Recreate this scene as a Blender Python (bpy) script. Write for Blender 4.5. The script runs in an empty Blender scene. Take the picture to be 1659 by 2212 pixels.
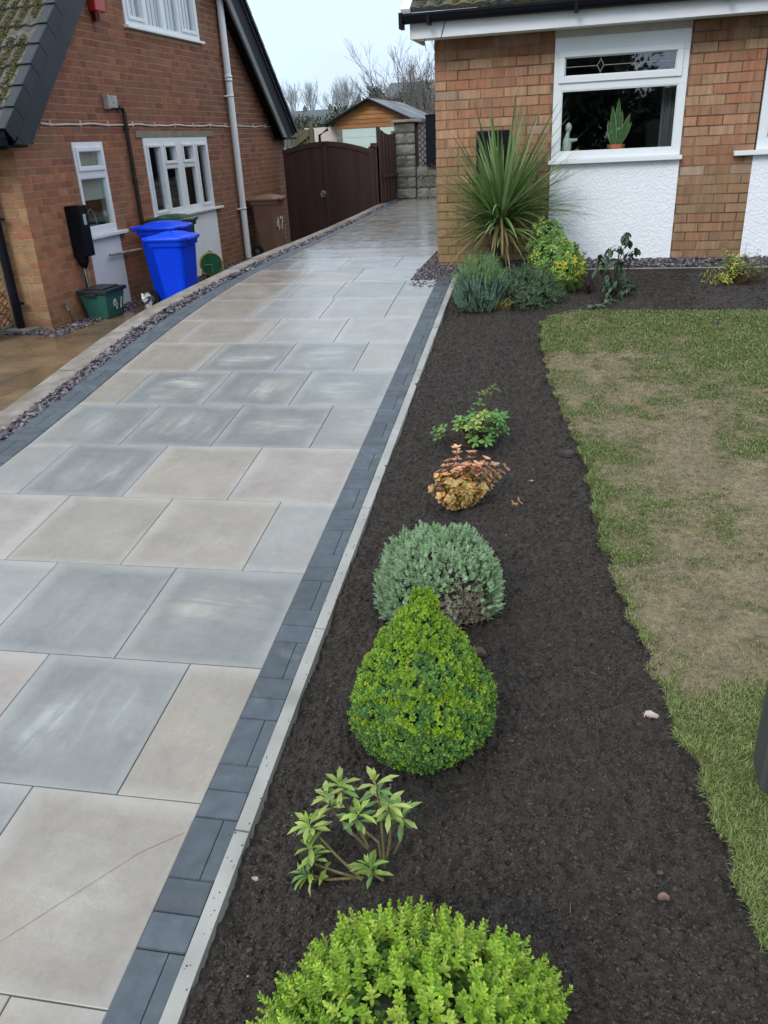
import bpy, math, random
import numpy as np
from mathutils import Vector, Matrix
rng = np.random.default_rng(7); random.seed(7)
C = bpy.context.scene.collection
sc = bpy.context.scene
# ------------------------------------------------------------------ camera
def cam_axes(pitch, roll, yaw):
    p, r, a = map(math.radians, (pitch, roll, yaw))
    f = Vector((math.sin(a)*math.cos(p), math.cos(a)*math.cos(p), -math.sin(p)))
    rt = Vector((math.cos(a), -math.sin(a), 0)); up = rt.cross(f)
    return rt*math.cos(r)+up*math.sin(r), -rt*math.sin(r)+up*math.cos(r), f
rt_, up_, fw_ = cam_axes(24.995, -2.955, -14.561)
cd = bpy.data.cameras.new('camera'); cam = bpy.data.objects.new('camera', cd); C.objects.link(cam)
M3 = Matrix((rt_, up_, -fw_)).transposed()
cam.matrix_world = M3.to_4x4()
cd.sensor_fit = 'VERTICAL'; cd.sensor_height = 24.0; cd.lens = 24.0*1715.45/2212
cd.clip_start = .05; cd.clip_end = 1500
sc.camera = cam
# ------------------------------------------------------------------ world, sun, exposure
w = bpy.data.worlds.new('World'); sc.world = w; w.use_nodes = True
nt = w.node_tree; nt.nodes.clear()
def N(t, **k):
    n = nt.nodes.new(t)
    for a, b in k.items(): setattr(n, a, b)
    return n
out = N('ShaderNodeOutputWorld'); bg = N('ShaderNodeBackground'); bg.inputs[1].default_value = .128
sky = N('ShaderNodeTexSky'); sky.sky_type = 'NISHITA'; sky.sun_disc = False
sky.sun_elevation = math.radians(38); sky.sun_rotation = math.radians(200)
tc = N('ShaderNodeTexCoord'); sep = N('ShaderNodeSeparateXYZ')
cr = N('ShaderNodeValToRGB'); e = cr.color_ramp.elements
e[0].position = 0; e[0].color = (.56, .70, .87, 1); e[1].position = 1; e[1].color = (1.27, 1.34, 1.37, 1)
x = cr.color_ramp.elements.new(.25); x.color = (.60, .715, .85, 1)
ns = N('ShaderNodeTexNoise'); ns.inputs['Scale'].default_value = 2.2; ns.inputs['Detail'].default_value = 5
mp = N('ShaderNodeMapping'); mp.inputs['Scale'].default_value = (1, 1, 3)
mr = N('ShaderNodeMapRange'); mr.inputs[1].default_value = .3; mr.inputs[2].default_value = .7; mr.inputs[3].default_value = 8.9; mr.inputs[4].default_value = 10.9
vm = N('ShaderNodeVectorMath', operation='SCALE'); mx = N('ShaderNodeMixRGB'); mx.inputs[0].default_value = .07
L = nt.links.new
L(tc.outputs['Generated'], sep.inputs[0]); L(sep.outputs['Z'], cr.inputs[0]); L(tc.outputs['Generated'], mp.inputs[0]); L(mp.outputs[0], ns.inputs['Vector'])
L(ns.outputs[0], mr.inputs[0]); L(cr.outputs[0], vm.inputs[0]); L(mr.outputs[0], vm.inputs['Scale'])
L(vm.outputs[0], mx.inputs[1]); L(sky.outputs[0], mx.inputs[2]); L(mx.outputs[0], bg.inputs[0]); L(bg.outputs[0], out.inputs[0])
sl = bpy.data.lights.new('sun', 'SUN'); sl.energy = 1.3; sl.angle = math.radians(22); sl.color = (1, .97, .92)
so = bpy.data.objects.new('sun', sl); C.objects.link(so)
so.rotation_euler = (math.radians(52), 0, math.radians(-20))
sc.view_settings.view_transform = 'Standard'; sc.view_settings.look = 'None'; sc.view_settings.exposure = 0.13; sc.view_settings.gamma = 1
# ------------------------------------------------------------------ materials
def mat(name, col=(1,1,1), col2=None, rough=.6, scale=8., detail=5., contrast=(.35,.65), bump=0., bscale=60., bdetail=4., attr=False,
        spec=.5, stretch=(1,1,1), col3=None, scale3=3., contrast3=(.5,.62), coord='Object', metallic=0., trans=0., rough2=None, voro=0.):
    m = bpy.data.materials.new(name); m.use_nodes = True; t = m.node_tree; n = t.nodes; l = t.links.new
    b = n['Principled BSDF']; b.inputs['Roughness'].default_value = rough; b.inputs['Metallic'].default_value = metallic
    b.inputs['Specular IOR Level'].default_value = spec
    tc = n.new('ShaderNodeTexCoord'); mp = n.new('ShaderNodeMapping'); mp.inputs['Scale'].default_value = stretch
    l(tc.outputs[coord], mp.inputs[0])
    def noise(s, d=5., c=None):
        x = n.new('ShaderNodeTexNoise'); x.inputs['Scale'].default_value = s; x.inputs['Detail'].default_value = d
        l(mp.outputs[0], x.inputs['Vector']); o = x.outputs[0]
        if c:
            r = n.new('ShaderNodeMapRange'); r.inputs[1].default_value, r.inputs[2].default_value = c; l(o, r.inputs[0]); o = r.outputs[0]
        return o
    col2 = col2 or tuple(c*.75 for c in col)
    mix = n.new('ShaderNodeMixRGB'); mix.inputs[1].default_value = (*col, 1); mix.inputs[2].default_value = (*col2, 1)
    f = noise(scale, detail, contrast); l(f, mix.inputs[0]); o = mix.outputs[0]
    if rough2 is not None:
        r = n.new('ShaderNodeMapRange'); r.inputs[3].default_value = rough; r.inputs[4].default_value = rough2; l(noise(scale*.6, 4, (.4,.6)), r.inputs[0]); l(r.outputs[0], b.inputs['Roughness'])
    if attr:
        a = n.new('ShaderNodeAttribute'); a.attribute_name = 'Col'
        x = n.new('ShaderNodeMixRGB'); x.blend_type = 'MULTIPLY'; x.inputs[0].default_value = 1; l(o, x.inputs[1]); l(a.outputs['Color'], x.inputs[2]); o = x.outputs[0]
    if col3:
        x = n.new('ShaderNodeMixRGB'); x.inputs[2].default_value = (*col3, 1); l(noise(scale3, 6, contrast3), x.inputs[0]); l(o, x.inputs[1]); o = x.outputs[0]
    l(o, b.inputs['Base Color'])
    if bump:
        bp = n.new('ShaderNodeBump'); bp.inputs['Strength'].default_value = bump; bp.inputs['Distance'].default_value = .01
        if voro:
            v = n.new('ShaderNodeTexVoronoi'); v.inputs['Scale'].default_value = bscale; l(mp.outputs[0], v.inputs['Vector']); l(v.outputs[0], bp.inputs['Height'])
        else: l(noise(bscale, bdetail), bp.inputs['Height'])
        l(bp.outputs[0], b.inputs['Normal'])
    if trans:
        tr = n.new('ShaderNodeBsdfTranslucent'); l(o, tr.inputs[0]); ms = n.new('ShaderNodeMixShader'); ms.inputs[0].default_value = trans
        l(b.outputs[0], ms.inputs[1]); l(tr.outputs[0], ms.inputs[2]); l(ms.outputs[0], n['Material Output'].inputs[0])
    return m
leafm = mat('leaf', (1,1,1), (.8,.82,.8), rough=.42, scale=30, attr=True, trans=.22)
woodm = mat('bark', (.9,.9,.9), (.5,.5,.5), rough=.85, scale=40, attr=True, bump=.3, bscale=90)
brickm = mat('brick', (1.0,1.06,1.14), (.68,.70,.73), rough=.85, scale=6, contrast=(.3,.7), attr=True, bump=.5, bscale=30, stretch=(6,6,.8), col3=(.32,.20,.115), scale3=1.6, contrast3=(.5,.85))
brickl = mat('brick_dark', (1.06,1.0,.97), (.68,.66,.64), rough=.85, scale=9, contrast=(.3,.7), attr=True, bump=.5, bscale=110, col3=(.22,.125,.075), scale3=1.6, contrast3=(.5,.85))
mortarR = mat('mortar', (.27,.17,.10), (.10,.06,.04), rough=.95, scale=5, bump=.5)
mortarL = mat('mortar_dark', (.47,.31,.215), (.36,.23,.16), rough=.95, scale=5, bump=.5)
upvc = mat('white_plastic', (.80,.83,.86), (.77,.80,.83), rough=.3, scale=3)
upvc_d = mat('white_board', (.78,.80,.83), (.70,.72,.74), rough=.45, scale=5, stretch=(1,1,4))
beige = mat('beige_board', (.50,.47,.42), (.42,.40,.36), rough=.6)
pebble = mat('white_pebbledash', (.88,.90,.95), (.82,.84,.90), rough=.8, scale=40, bump=.38, bscale=45, voro=1)
smooth_r = mat('white_render', (.80,.82,.88), (.72,.75,.80), rough=.8, scale=2.5, bump=.15, bscale=150)
blackp = mat('black_plastic', (.006,.007,.011), (.009,.009,.014), spec=.12, rough=.5, scale=9)
darkgrey = mat('dark_grey_plastic', (.020,.026,.034), (.028,.034,.042), spec=.3, rough=.5, scale=4)
concrete = mat('concrete', (.28,.25,.225), (.17,.15,.135), rough=.8, scale=9, bump=.5, bscale=120, col3=(.11,.085,.06), scale3=2.2, contrast3=(.48,.75))
lintelm = mat('lintel_concrete', (.26,.23,.19), (.19,.17,.14), rough=.85, scale=6, bump=.4)
steelm = mat('galvanised', (.45,.45,.43), (.3,.3,.29), rough=.35, metallic=.6)
darkroom = mat('room_wall', (.045,.052,.05), (.032,.038,.036), rough=.9, scale=2)
rooftile = mat('mossy_tile', (.13,.135,.125), (.06,.062,.055), rough=.95, scale=14, bump=1.0, bscale=55, col3=(.10,.09,.04), scale3=3.4, contrast3=(.44,.66), attr=True)
def glass_mat():
    m = bpy.data.materials.new('window_glass'); m.use_nodes = True; t = m.node_tree; n = t.nodes; n.clear(); l = t.links.new
    o = n.new('ShaderNodeOutputMaterial'); mx = n.new('ShaderNodeMixShader'); tr = n.new('ShaderNodeBsdfTransparent'); g = n.new('ShaderNodeBsdfGlossy')
    tr.inputs[0].default_value = (.82,.88,.86,1); g.inputs['Roughness'].default_value = .015; g.inputs[0].default_value = (.9,.95,1,1)
    lw = n.new('ShaderNodeFresnel'); lw.inputs[0].default_value = 2.3
    ge = n.new('ShaderNodeNewGeometry'); mu = n.new('ShaderNodeMath'); mu.operation = 'SUBTRACT'; mu.use_clamp = True; l(lw.outputs[0], mu.inputs[0]); l(ge.outputs['Backfacing'], mu.inputs[1]); l(mu.outputs[0], mx.inputs[0]); l(tr.outputs[0], mx.inputs[1]); l(g.outputs[0], mx.inputs[2]); l(mx.outputs[0], o.inputs[0]); return m
glassm = glass_mat()
# ------------------------------------------------------------------ mesh building
class Acc:
    def __init__(s): s.v = []; s.f = []; s.c = []; s.m = []; s.n = 0; s.uv = {}
    def add(s, V, F, col=(1,1,1), mi=0):
        V = np.asarray(V, float).reshape(-1, 3); F = np.asarray(F, int)
        s.v.append(V); s.f.append(F+s.n)
        col = np.asarray(col, float)
        if col.ndim == 1: col = np.tile(col[:3], (len(V), 1))
        s.c.append(col); s.m.append(np.full(len(F), mi) if np.isscalar(mi) else np.asarray(mi)); s.n += len(V); return s
    def quad8(s, P, col=(1,1,1), mi=0):
        return s.add(P, [(0,3,2,1),(4,5,6,7),(0,1,5,4),(1,2,6,5),(2,3,7,6),(3,0,4,7)], col, mi)
    def box(s, x0, x1, y0, y1, z0, z1, col=(1,1,1), mi=0):
        return s.quad8([(x0,y0,z0),(x1,y0,z0),(x1,y1,z0),(x0,y1,z0),(x0,y0,z1),(x1,y0,z1),(x1,y1,z1),(x0,y1,z1)], col, mi)
    def mbox(s, P, a0, a1, h0, h1, d0, d1, col=(1,1,1), mi=0):
        return s.quad8([P(a0,h0,d0),P(a1,h0,d0),P(a1,h0,d1),P(a0,h0,d1),P(a0,h1,d0),P(a1,h1,d0),P(a1,h1,d1),P(a0,h1,d1)], col, mi)
    def beam(s, p, q, w, h, up=(0,0,1), col=(1,1,1), mi=0):
        p, q = Vector(p), Vector(q); d = (q-p).normalized(); r = d.cross(Vector(up)).normalized()*w/2; u = r.cross(d).normalized()*h/2
        return s.quad8([p-r-u,p+r-u,q+r-u,q-r-u,p-r+u,p+r+u,q+r+u,q-r+u], col, mi)
    def tube(s, pts, r, n=8, col=(1,1,1), mi=0, cap=True):
        pts = [Vector(p) for p in pts]; rr = r if hasattr(r, '__len__') else [r]*len(pts); V = []; F = []
        for i, p in enumerate(pts):
            d = (pts[min(i+1, len(pts)-1)]-pts[max(i-1, 0)]).normalized()
            a = d.cross(Vector((0,0,1)) if abs(d.z) < .9 else Vector((1,0,0))).normalized(); b = d.cross(a)
            for k in range(n):
                t = 2*math.pi*k/n; V.append(p+(a*math.cos(t)+b*math.sin(t))*rr[i])
        for i in range(len(pts)-1):
            for k in range(n): F.append((i*n+k, i*n+(k+1)%n, (i+1)*n+(k+1)%n, (i+1)*n+k))
        s.add(V, F, col, mi)
        if cap:
            for i in (0, len(pts)-1):
                c = len(V); s.add(V[i*n:(i+1)*n]+[pts[i]], [(k, (k+1)%n, n) for k in range(n)], col, mi)
        return s
    def lathe(s, prof, cx, cy, n=24, col=(1,1,1), mi=0):
        V = []; F = []
        for r, z in prof:
            for k in range(n): V.append((cx+r*math.cos(2*math.pi*k/n), cy+r*math.sin(2*math.pi*k/n), z))
        for i in range(len(prof)-1):
            for k in range(n): F.append((i*n+k, i*n+(k+1)%n, (i+1)*n+(k+1)%n, (i+1)*n+k))
        return s.add(V, F, col, mi)
    def build(s, name, mats, parent=None, smooth=False, bevel=0., uv=None):
        me = bpy.data.meshes.new(name)
        V = np.concatenate(s.v) if s.v else np.zeros((0,3)); Cc = np.concatenate(s.c)
        lens = np.concatenate([np.full(len(f), f.shape[1]) for f in s.f]); loops = np.concatenate([f.ravel() for f in s.f])
        me.vertices.add(len(V)); me.vertices.foreach_set('co', V.ravel())
        me.loops.add(len(loops)); me.loops.foreach_set('vertex_index', loops.astype(np.int32))
        me.polygons.add(len(lens)); st = np.concatenate([[0], np.cumsum(lens)[:-1]])
        me.polygons.foreach_set('loop_start', st.astype(np.int32)); me.polygons.foreach_set('loop_total', lens.astype(np.int32))
        me.polygons.foreach_set('material_index', np.concatenate(s.m).astype(np.int32))
        me.polygons.foreach_set('use_smooth', np.full(len(lens), smooth))
        at = me.color_attributes.new('Col', 'FLOAT_COLOR', 'POINT')
        at.data.foreach_set('color', np.hstack([Cc, np.ones((len(Cc),1))]).ravel())
        if uv is not None:
            ul = me.uv_layers.new(name='UVMap'); ul.data.foreach_set('uv', np.asarray(uv)[loops].ravel())
        me.update(calc_edges=True); me.validate()
        for m in (mats if isinstance(mats, (list, tuple)) else [mats]): me.materials.append(m)
        o = bpy.data.objects.new(name, me); C.objects.link(o)
        if parent: o.parent = parent
        if bevel:
            b = o.modifiers.new('bevel', 'BEVEL'); b.width = bevel; b.segments = 2; b.limit_method = 'ANGLE'
        return o
def tag(o, label=None, cat=None, group=None, kind=None):
    if label: o['label'] = label
    if cat: o['category'] = cat
    if group: o['group'] = group
    if kind: o['kind'] = kind
    return o
def thing(name, label, cat, loc=(0,0,0), group=None):
    o = bpy.data.objects.new(name, None); C.objects.link(o); o.empty_display_size = .1
    tag(o, label, cat, group); o['base'] = tuple(loc); return o
def vnoise(P, scale, seed=0, octv=3):
    P = np.asarray(P, float)*scale; out = np.zeros(len(P)); amp = 1; tot = 0
    for k in range(octv):
        I = np.floor(P).astype(np.int64); f = P-I; f = f*f*(3-2*f); r = 0
        for dx in (0,1):
            for dy in (0,1):
                h = ((I[:,0]+dx)*374761393 + (I[:,1]+dy)*668265263 + (seed+k*17)*982451653) & 0x7fffffff
                h = (h ^ (h >> 13))*1274126177 & 0x7fffffff; h = ((h ^ (h >> 16)) & 0xffff)/65535.
                r = r + h*np.where(dx, f[:,0], 1-f[:,0])*np.where(dy, f[:,1], 1-f[:,1])
        out += r*amp; tot += amp; amp *= .5; P = P*2.03
    return out/tot
def zs(Y):
    Y = np.asarray(Y, float); t = np.clip((Y-6.5)/3.6, 0, 1)
    return np.where(Y <= 6.5, .1*Y-1.949, -1.299+.18*(1-(1-t)**2))
def zf(y): return float(zs(y))
def interp(tab, Y):
    a = np.array(tab); return np.interp(Y, a[:,0], a[:,1])
def nrm(a): return a/np.maximum(np.linalg.norm(a, axis=-1, keepdims=True), 1e-9)
def leaves(acc, P, D, Nn, Ln, Wd, col, droop=.15, fold=.12, wprof=(1., .85), mi=0):
    n = len(P); D = nrm(D); S = nrm(np.cross(D, Nn)); U = np.cross(S, D)
    Ln = np.broadcast_to(np.asarray(Ln, float), (n,))[:,None]; Wd = np.broadcast_to(np.asarray(Wd, float), (n,))[:,None]/2
    def at(t, wv, k): return P + D*Ln*t + U*(-droop*Ln*t*t) + S*Wd*wv*k + U*(fold*Wd*abs(k)*2*wv)
    V = np.stack([at(0,0,0), at(.35,wprof[0],-1), at(.35,0,0), at(.35,wprof[0],1), at(.72,wprof[1],-1), at(.72,0,0), at(.72,wprof[1],1), at(1,0,0)], 1)
    T = np.array([(0,2,1),(0,3,2),(4,5,7),(5,6,7)]); Q = np.array([(1,2,5,4),(2,3,6,5)])
    off = (np.arange(n)*8)[:,None,None]; cc = np.repeat(col, 8, 0)
    base = acc.n
    acc.v.append(V.reshape(-1,3)); acc.c.append(cc); acc.n += n*8
    acc.f.append((T[None]+off).reshape(-1,3)+base); acc.m.append(np.full(n*4, mi))
    acc.f.append((Q[None]+off).reshape(-1,4)+base); acc.m.append(np.full(n*2, mi))
def pal(cols, n, jit=.15, wts=None):
    cols = np.array(cols); i = rng.choice(len(cols), n, p=wts); return cols[i]*(1+rng.uniform(-jit, jit, (n,1)))
def rosettes(acc, P, D, nl, nw, L, W, cols, spread=(25, 75), step=.3, jit=.15, wts=None, droop=.15, per_shoot=True, fold=.12, wprof=(1.,.85)):
    """shoots: at each P along D, nw whorls of nl leaves; outer whorls more open"""
    P = np.asarray(P); D = nrm(np.asarray(D)); n = len(P)
    A = nrm(np.cross(D, rng.normal(size=(n,3)))); B = np.cross(D, A); cs = pal(cols, n, jit, wts)
    for wv in range(nw):
        t = wv/max(1, nw-1); ang = math.radians(spread[0]+(spread[1]-spread[0])*(1-t)); s = .6+.4*(1-t)
        for k in range(nl):
            th = 2*math.pi*k/nl + wv*math.pi/nl + rng.normal(0, .25, n)
            a = ang + rng.normal(0, .15, n)
            R = A*np.cos(th)[:,None] + B*np.sin(th)[:,None]
            d = D*np.cos(a)[:,None] + R*np.sin(a)[:,None]
            up = D*np.sin(a)[:,None] - R*np.cos(a)[:,None]
            l = L*s*rng.uniform(.8, 1.2, n); c = cs*(1+rng.uniform(-.12, .12, (n,1)))*(1.0+.12*t)
            leaves(acc, P + D*(L*step*wv), d, up, l, W*s, c, droop, fold, wprof)
def blob(acc, c, r, col, n=18, noise=.08, seed=1, mi=0):
    """uneven inner mass"""
    th = np.linspace(0, math.pi, n//2+1); ph = np.linspace(0, 2*math.pi, n, endpoint=False); V = []; F = []
    for i, t in enumerate(th):
        for p in ph:
            k = 1+noise*math.sin(3*p+seed)*math.sin(4*t+seed*2)
            V.append((c[0]+r[0]*k*math.sin(t)*math.cos(p), c[1]+r[1]*k*math.sin(t)*math.sin(p), c[2]+r[2]*k*math.cos(t)))
    for i in range(len(th)-1):
        for k in range(n): F.append((i*n+k, i*n+(k+1)%n, (i+1)*n+(k+1)%n, (i+1)*n+k))
    acc.add(V, F, col, mi)
# ------------------------------------------------------------------ setting: land
def build_ground():
    a = Acc(); xs = np.concatenate([[-900,-400,-200,-120,-80],np.linspace(-60,40,26),[80,200,500,900]]); ys = np.concatenate([[-300,-60,-20,-5],np.linspace(0,160,33),[220,350,900]])
    X, Y = np.meshgrid(xs, ys); far = np.clip((Y-34)/70, 0, 1); z = -2.3 + far*4.6 + np.clip((Y-110)/300,0,1)*6
    n = len(xs); F = [(j*n+i, j*n+i+1, (j+1)*n+i+1, (j+1)*n+i) for j in range(len(ys)-1) for i in range(n-1)]
    a.add(np.stack([X,Y,z],-1).reshape(-1,3), F)
    m = mat('rough_grass', (.045,.06,.025), (.07,.065,.035), rough=.95, scale=.6, bump=.5, bscale=3)
    tag(a.build('ground', m, smooth=True), 'rough ground and hillside beyond the gardens', kind='structure')
build_ground()
LEFT = [(-2,-3.14),(3.6,-3.19),(4.5,-3.24),(5.66,-3.33),(6.5,-3.36),(7.5,-3.35),(8.5,-3.31),(10,-3.27),(12,-3.37),(14,-3.50),(17.4,-3.78)]
BW = [(-2,.21),(4,.205),(6.4,.18),(8,.13),(12,.11),(17.4,.09)]
SW = [(-2,.12),(4.5,.11),(5.8,.13),(6.4,.155),(7.5,.11),(12,.10),(17.4,.09)]
KW = [(-2,.19),(6,.19),(9,.17),(17.4,.14)]
e0 = lambda Y: interp(LEFT, Y)
e1 = lambda Y: e0(Y)-interp(BW, Y)
e2 = lambda Y: e1(Y)-interp(SW, Y)
e3 = lambda Y: e2(Y)-interp(KW, Y)
rX = lambda Y: -1.035-.05*(Y-1.552)          # right edge of the slabs
def sheet(fa, fb, y0, y1, dz, m, name, ny=80, nx=2, skirt=None, kind='structure', label=None, noise=0):
    a = Acc(); Y = np.linspace(y0, y1, ny); V = []
    for y in Y:
        xa, xb = float(fa(y)), float(fb(y)); z = zf(y)+dz
        row = []
        if skirt is not None: row.append((xa, y, skirt))
        for t in np.linspace(0,1,nx): row.append((xa+(xb-xa)*t, y, z))
        if skirt is not None: row.append((xb, y, z-.12))
        V += row
    k = len(row); F = [(j*k+i, j*k+i+1, (j+1)*k+i+1, (j+1)*k+i) for j in range(ny-1) for i in range(k-1)]
    a.add(V, F); return tag(a.build(name, m), label, kind=kind)
joint = mat('joint_sand', (.10,.097,.092), (.16,.15,.14), rough=.95, scale=20)
sheet(lambda y: float(e1(y))-.02, lambda y: -1.10 if y < 8.25 else -1.40, -.5, 17.4, -.045, joint, 'driveway_base', label='dark bedding under the driveway paving')
# ---- porcelain slabs
def slab_mat():
    m = bpy.data.materials.new('porcelain_slab'); m.use_nodes = True; t = m.node_tree; n = t.nodes; l = t.links.new; b = n['Principled BSDF']
    uv = n.new('ShaderNodeUVMap'); at = n.new('ShaderNodeAttribute'); at.attribute_name = 'Col'
    def mapr(o, a, bb, c=0., d=1.):
        r = n.new('ShaderNodeMapRange'); r.inputs[1].default_value=a; r.inputs[2].default_value=bb; r.inputs[3].default_value=c; r.inputs[4].default_value=d; l(o, r.inputs[0]); return r.outputs[0]
    def noise(sc_, st=(1,1,1), d=6., dist=0.):
        mp = n.new('ShaderNodeMapping'); mp.inputs['Scale'].default_value = st; l(uv.outputs[0], mp.inputs[0])
        x = n.new('ShaderNodeTexNoise'); x.inputs['Scale'].default_value = sc_; x.inputs['Detail'].default_value = d; x.inputs['Distortion'].default_value = dist; l(mp.outputs[0], x.inputs[0]); return x.outputs[0]
    def math_(op, a, bb):
        x = n.new('ShaderNodeMath'); x.operation = op
        for i, q in enumerate((a, bb)):
            if isinstance(q, (int, float)): x.inputs[i].default_value = q
            else: l(q, x.inputs[i])
        return x.outputs[0]
    def mix(f, a, bb, mode='MIX'):
        x = n.new('ShaderNodeMixRGB'); x.blend_type = mode
        for i, q in enumerate((f, a, bb)):
            if isinstance(q, (int, float)): x.inputs[i].default_value = q
            elif isinstance(q, tuple): x.inputs[i].default_value = (*q, 1)
            else: l(q, x.inputs[i])
        return x.outputs[0]
    base = mix(mapr(noise(3.2, d=8), .3, .7), at.outputs['Color'], mix(1., at.outputs['Color'], (.74,.75,.77), 'MULTIPLY'))
    base = mix(mapr(noise(9, (1,1,1)), .52, .8, 0, .12), base, (.44,.43,.40))
    # pale riven veins in the middle of each slab
    veins = mapr(noise(1.8, (9,1.5,1), 9, .9), .47, .63); veins2 = mapr(noise(1.1, (3.2,1.1,1), 6, .7), .44, .70)
    # slab-local coordinates come from a second uv layer
    uv2 = n.new('ShaderNodeUVMap'); uv2.uv_map = 'Local'; sp = n.new('ShaderNodeSeparateXYZ'); l(uv2.outputs[0], sp.inputs[0])
    dx = math_('ABSOLUTE', math_('SUBTRACT', sp.outputs[0], .5), 0.); dy = math_('ABSOLUTE', math_('SUBTRACT', sp.outputs[1], .5), 0.)
    wob = math_('MULTIPLY', math_('SUBTRACT', noise(5, d=5), .5), .55)
    rad = math_('ADD', math_('SQRT', math_('ADD', math_('MULTIPLY', dx, dx), math_('MULTIPLY', dy, dy)), 0.), wob)
    msk = mapr(rad, .40, .18); edge = mapr(math_('ADD', math_('MAXIMUM', dx, dy), math_('MULTIPLY', wob, .25)), .40, .5)
    f = math_('MULTIPLY', math_('MULTIPLY', math_('MULTIPLY', math_('ADD', math_('MULTIPLY', veins, .55), .35), math_('ADD', veins2, .25)), msk), at.outputs['Alpha'])
    base = mix(math_('MULTIPLY', f, .85), base, mix(mapr(noise(.7, d=2), .45, .6), (.50,.53,.52), (.56,.55,.46)))
    fine = mapr(noise(2.2, (40,1.0,1), 4, .1), .35, .7, 0, .03); base = mix(fine, base, (.50,.51,.50)); grain = mapr(noise(150, d=5), .35, .68, 0, .42); base = mix(grain, base, (.20,.195,.19)); mott = mapr(noise(26, d=8), .40, .68, 0, .5); base = mix(mott, base, mix(1., base, (1.16,1.15,1.14), 'MULTIPLY')); mott2 = mapr(noise(9, (1,1,1), 8, .5), .46, .72, 0, .55); base = mix(mott2, base, mix(1., base, (.80,.78,.75), 'MULTIPLY')); base = mix(mapr(noise(60, d=6), .35, .7, 0, .5), base, mix(1., base, (.86,.86,.86), 'MULTIPLY'))
    blot = mapr(noise(2.0, d=6, dist=.6), .52, .70, 0, .45); base = mix(blot, base, (.26,.235,.205))
    base = mix(math_('MULTIPLY', edge, .24), base, (.48,.49,.49))
    sp2 = mapr(noise(120, d=2), .70, .76); base = mix(math_('MULTIPLY', sp2, .5), base, (.14,.14,.14))
    geo = n.new('ShaderNodeTexCoord'); pn = n.new('ShaderNodeTexNoise'); pn.inputs['Scale'].default_value = 1.6; pn.inputs['Detail'].default_value = 4
    mp = n.new('ShaderNodeMapping'); mp.inputs['Scale'].default_value = (.9, 3.4, 1); l(geo.outputs['Object'], mp.inputs[0]); l(mp.outputs[0], pn.inputs[0])
    sy = n.new('ShaderNodeSeparateXYZ'); l(geo.outputs['Object'], sy.inputs[0])
    damp = math_('MULTIPLY', mapr(pn.outputs[0], .53, .57), mapr(sy.outputs[1], 6.4, 8.6))
    base = mix(math_('MULTIPLY', damp, .62), base, (.15,.115,.085))
    l(base, b.inputs['Base Color'])
    rg = math_('SUBTRACT', mapr(noise(6, d=5), .3, .7, .30, .42), math_('MULTIPLY', mapr(sy.outputs[1], 4.5, 8.0), .17)); l(rg, b.inputs['Roughness'])
    bp = n.new('ShaderNodeBump'); bp.inputs['Strength'].default_value = .22; bp.inputs['Distance'].default_value = .004
    l(math_('ADD', noise(14, (1,1,1), 6), math_('MULTIPLY', veins, .5)), bp.inputs['Height']); l(bp.outputs[0], b.inputs['Normal'])
    b.inputs['Specular IOR Level'].default_value = .55
    return m
GRY = (.20,.213,.216); GR2 = (.165,.18,.186); BEI = (.315,.278,.237); PNK = (.33,.285,.262); PAL = (.30,.30,.295); PGR = (.25,.257,.255)
ROWS = { -2:([-1.25],[BEI,BEI]), -1:([-1.585,-2.16],[BEI,PGR,BEI]), 0:([-1.33,-1.91,-2.49,-3.07],[BEI,GRY,PNK,BEI,GRY]),
 1:([-1.67,-2.25,-2.83],[GR2,GRY,PAL,GRY]), 2:([-1.395,-1.975,-2.555,-3.13],[PAL,BEI,BEI,PNK,BEI]), 3:([-1.715,-2.295,-2.9],[PNK,BEI,GR2,PAL]),
 4:([-1.47,-2.065,-2.64,-3.2],[GRY,GR2,GR2,GRY,PGR]), 5:([-1.795,-2.38,-2.985],[GRY,GR2,GRY,BEI]), 6:([-1.535,-2.105,-2.685],[PAL,GRY,GRY,BEI]),
 7:([-1.85,-2.44,-3.14],[PAL,PAL,BEI,BEI]), 8:([-1.59,-2.145,-2.76],[PAL,PAL,PAL,BEI]) }
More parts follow.
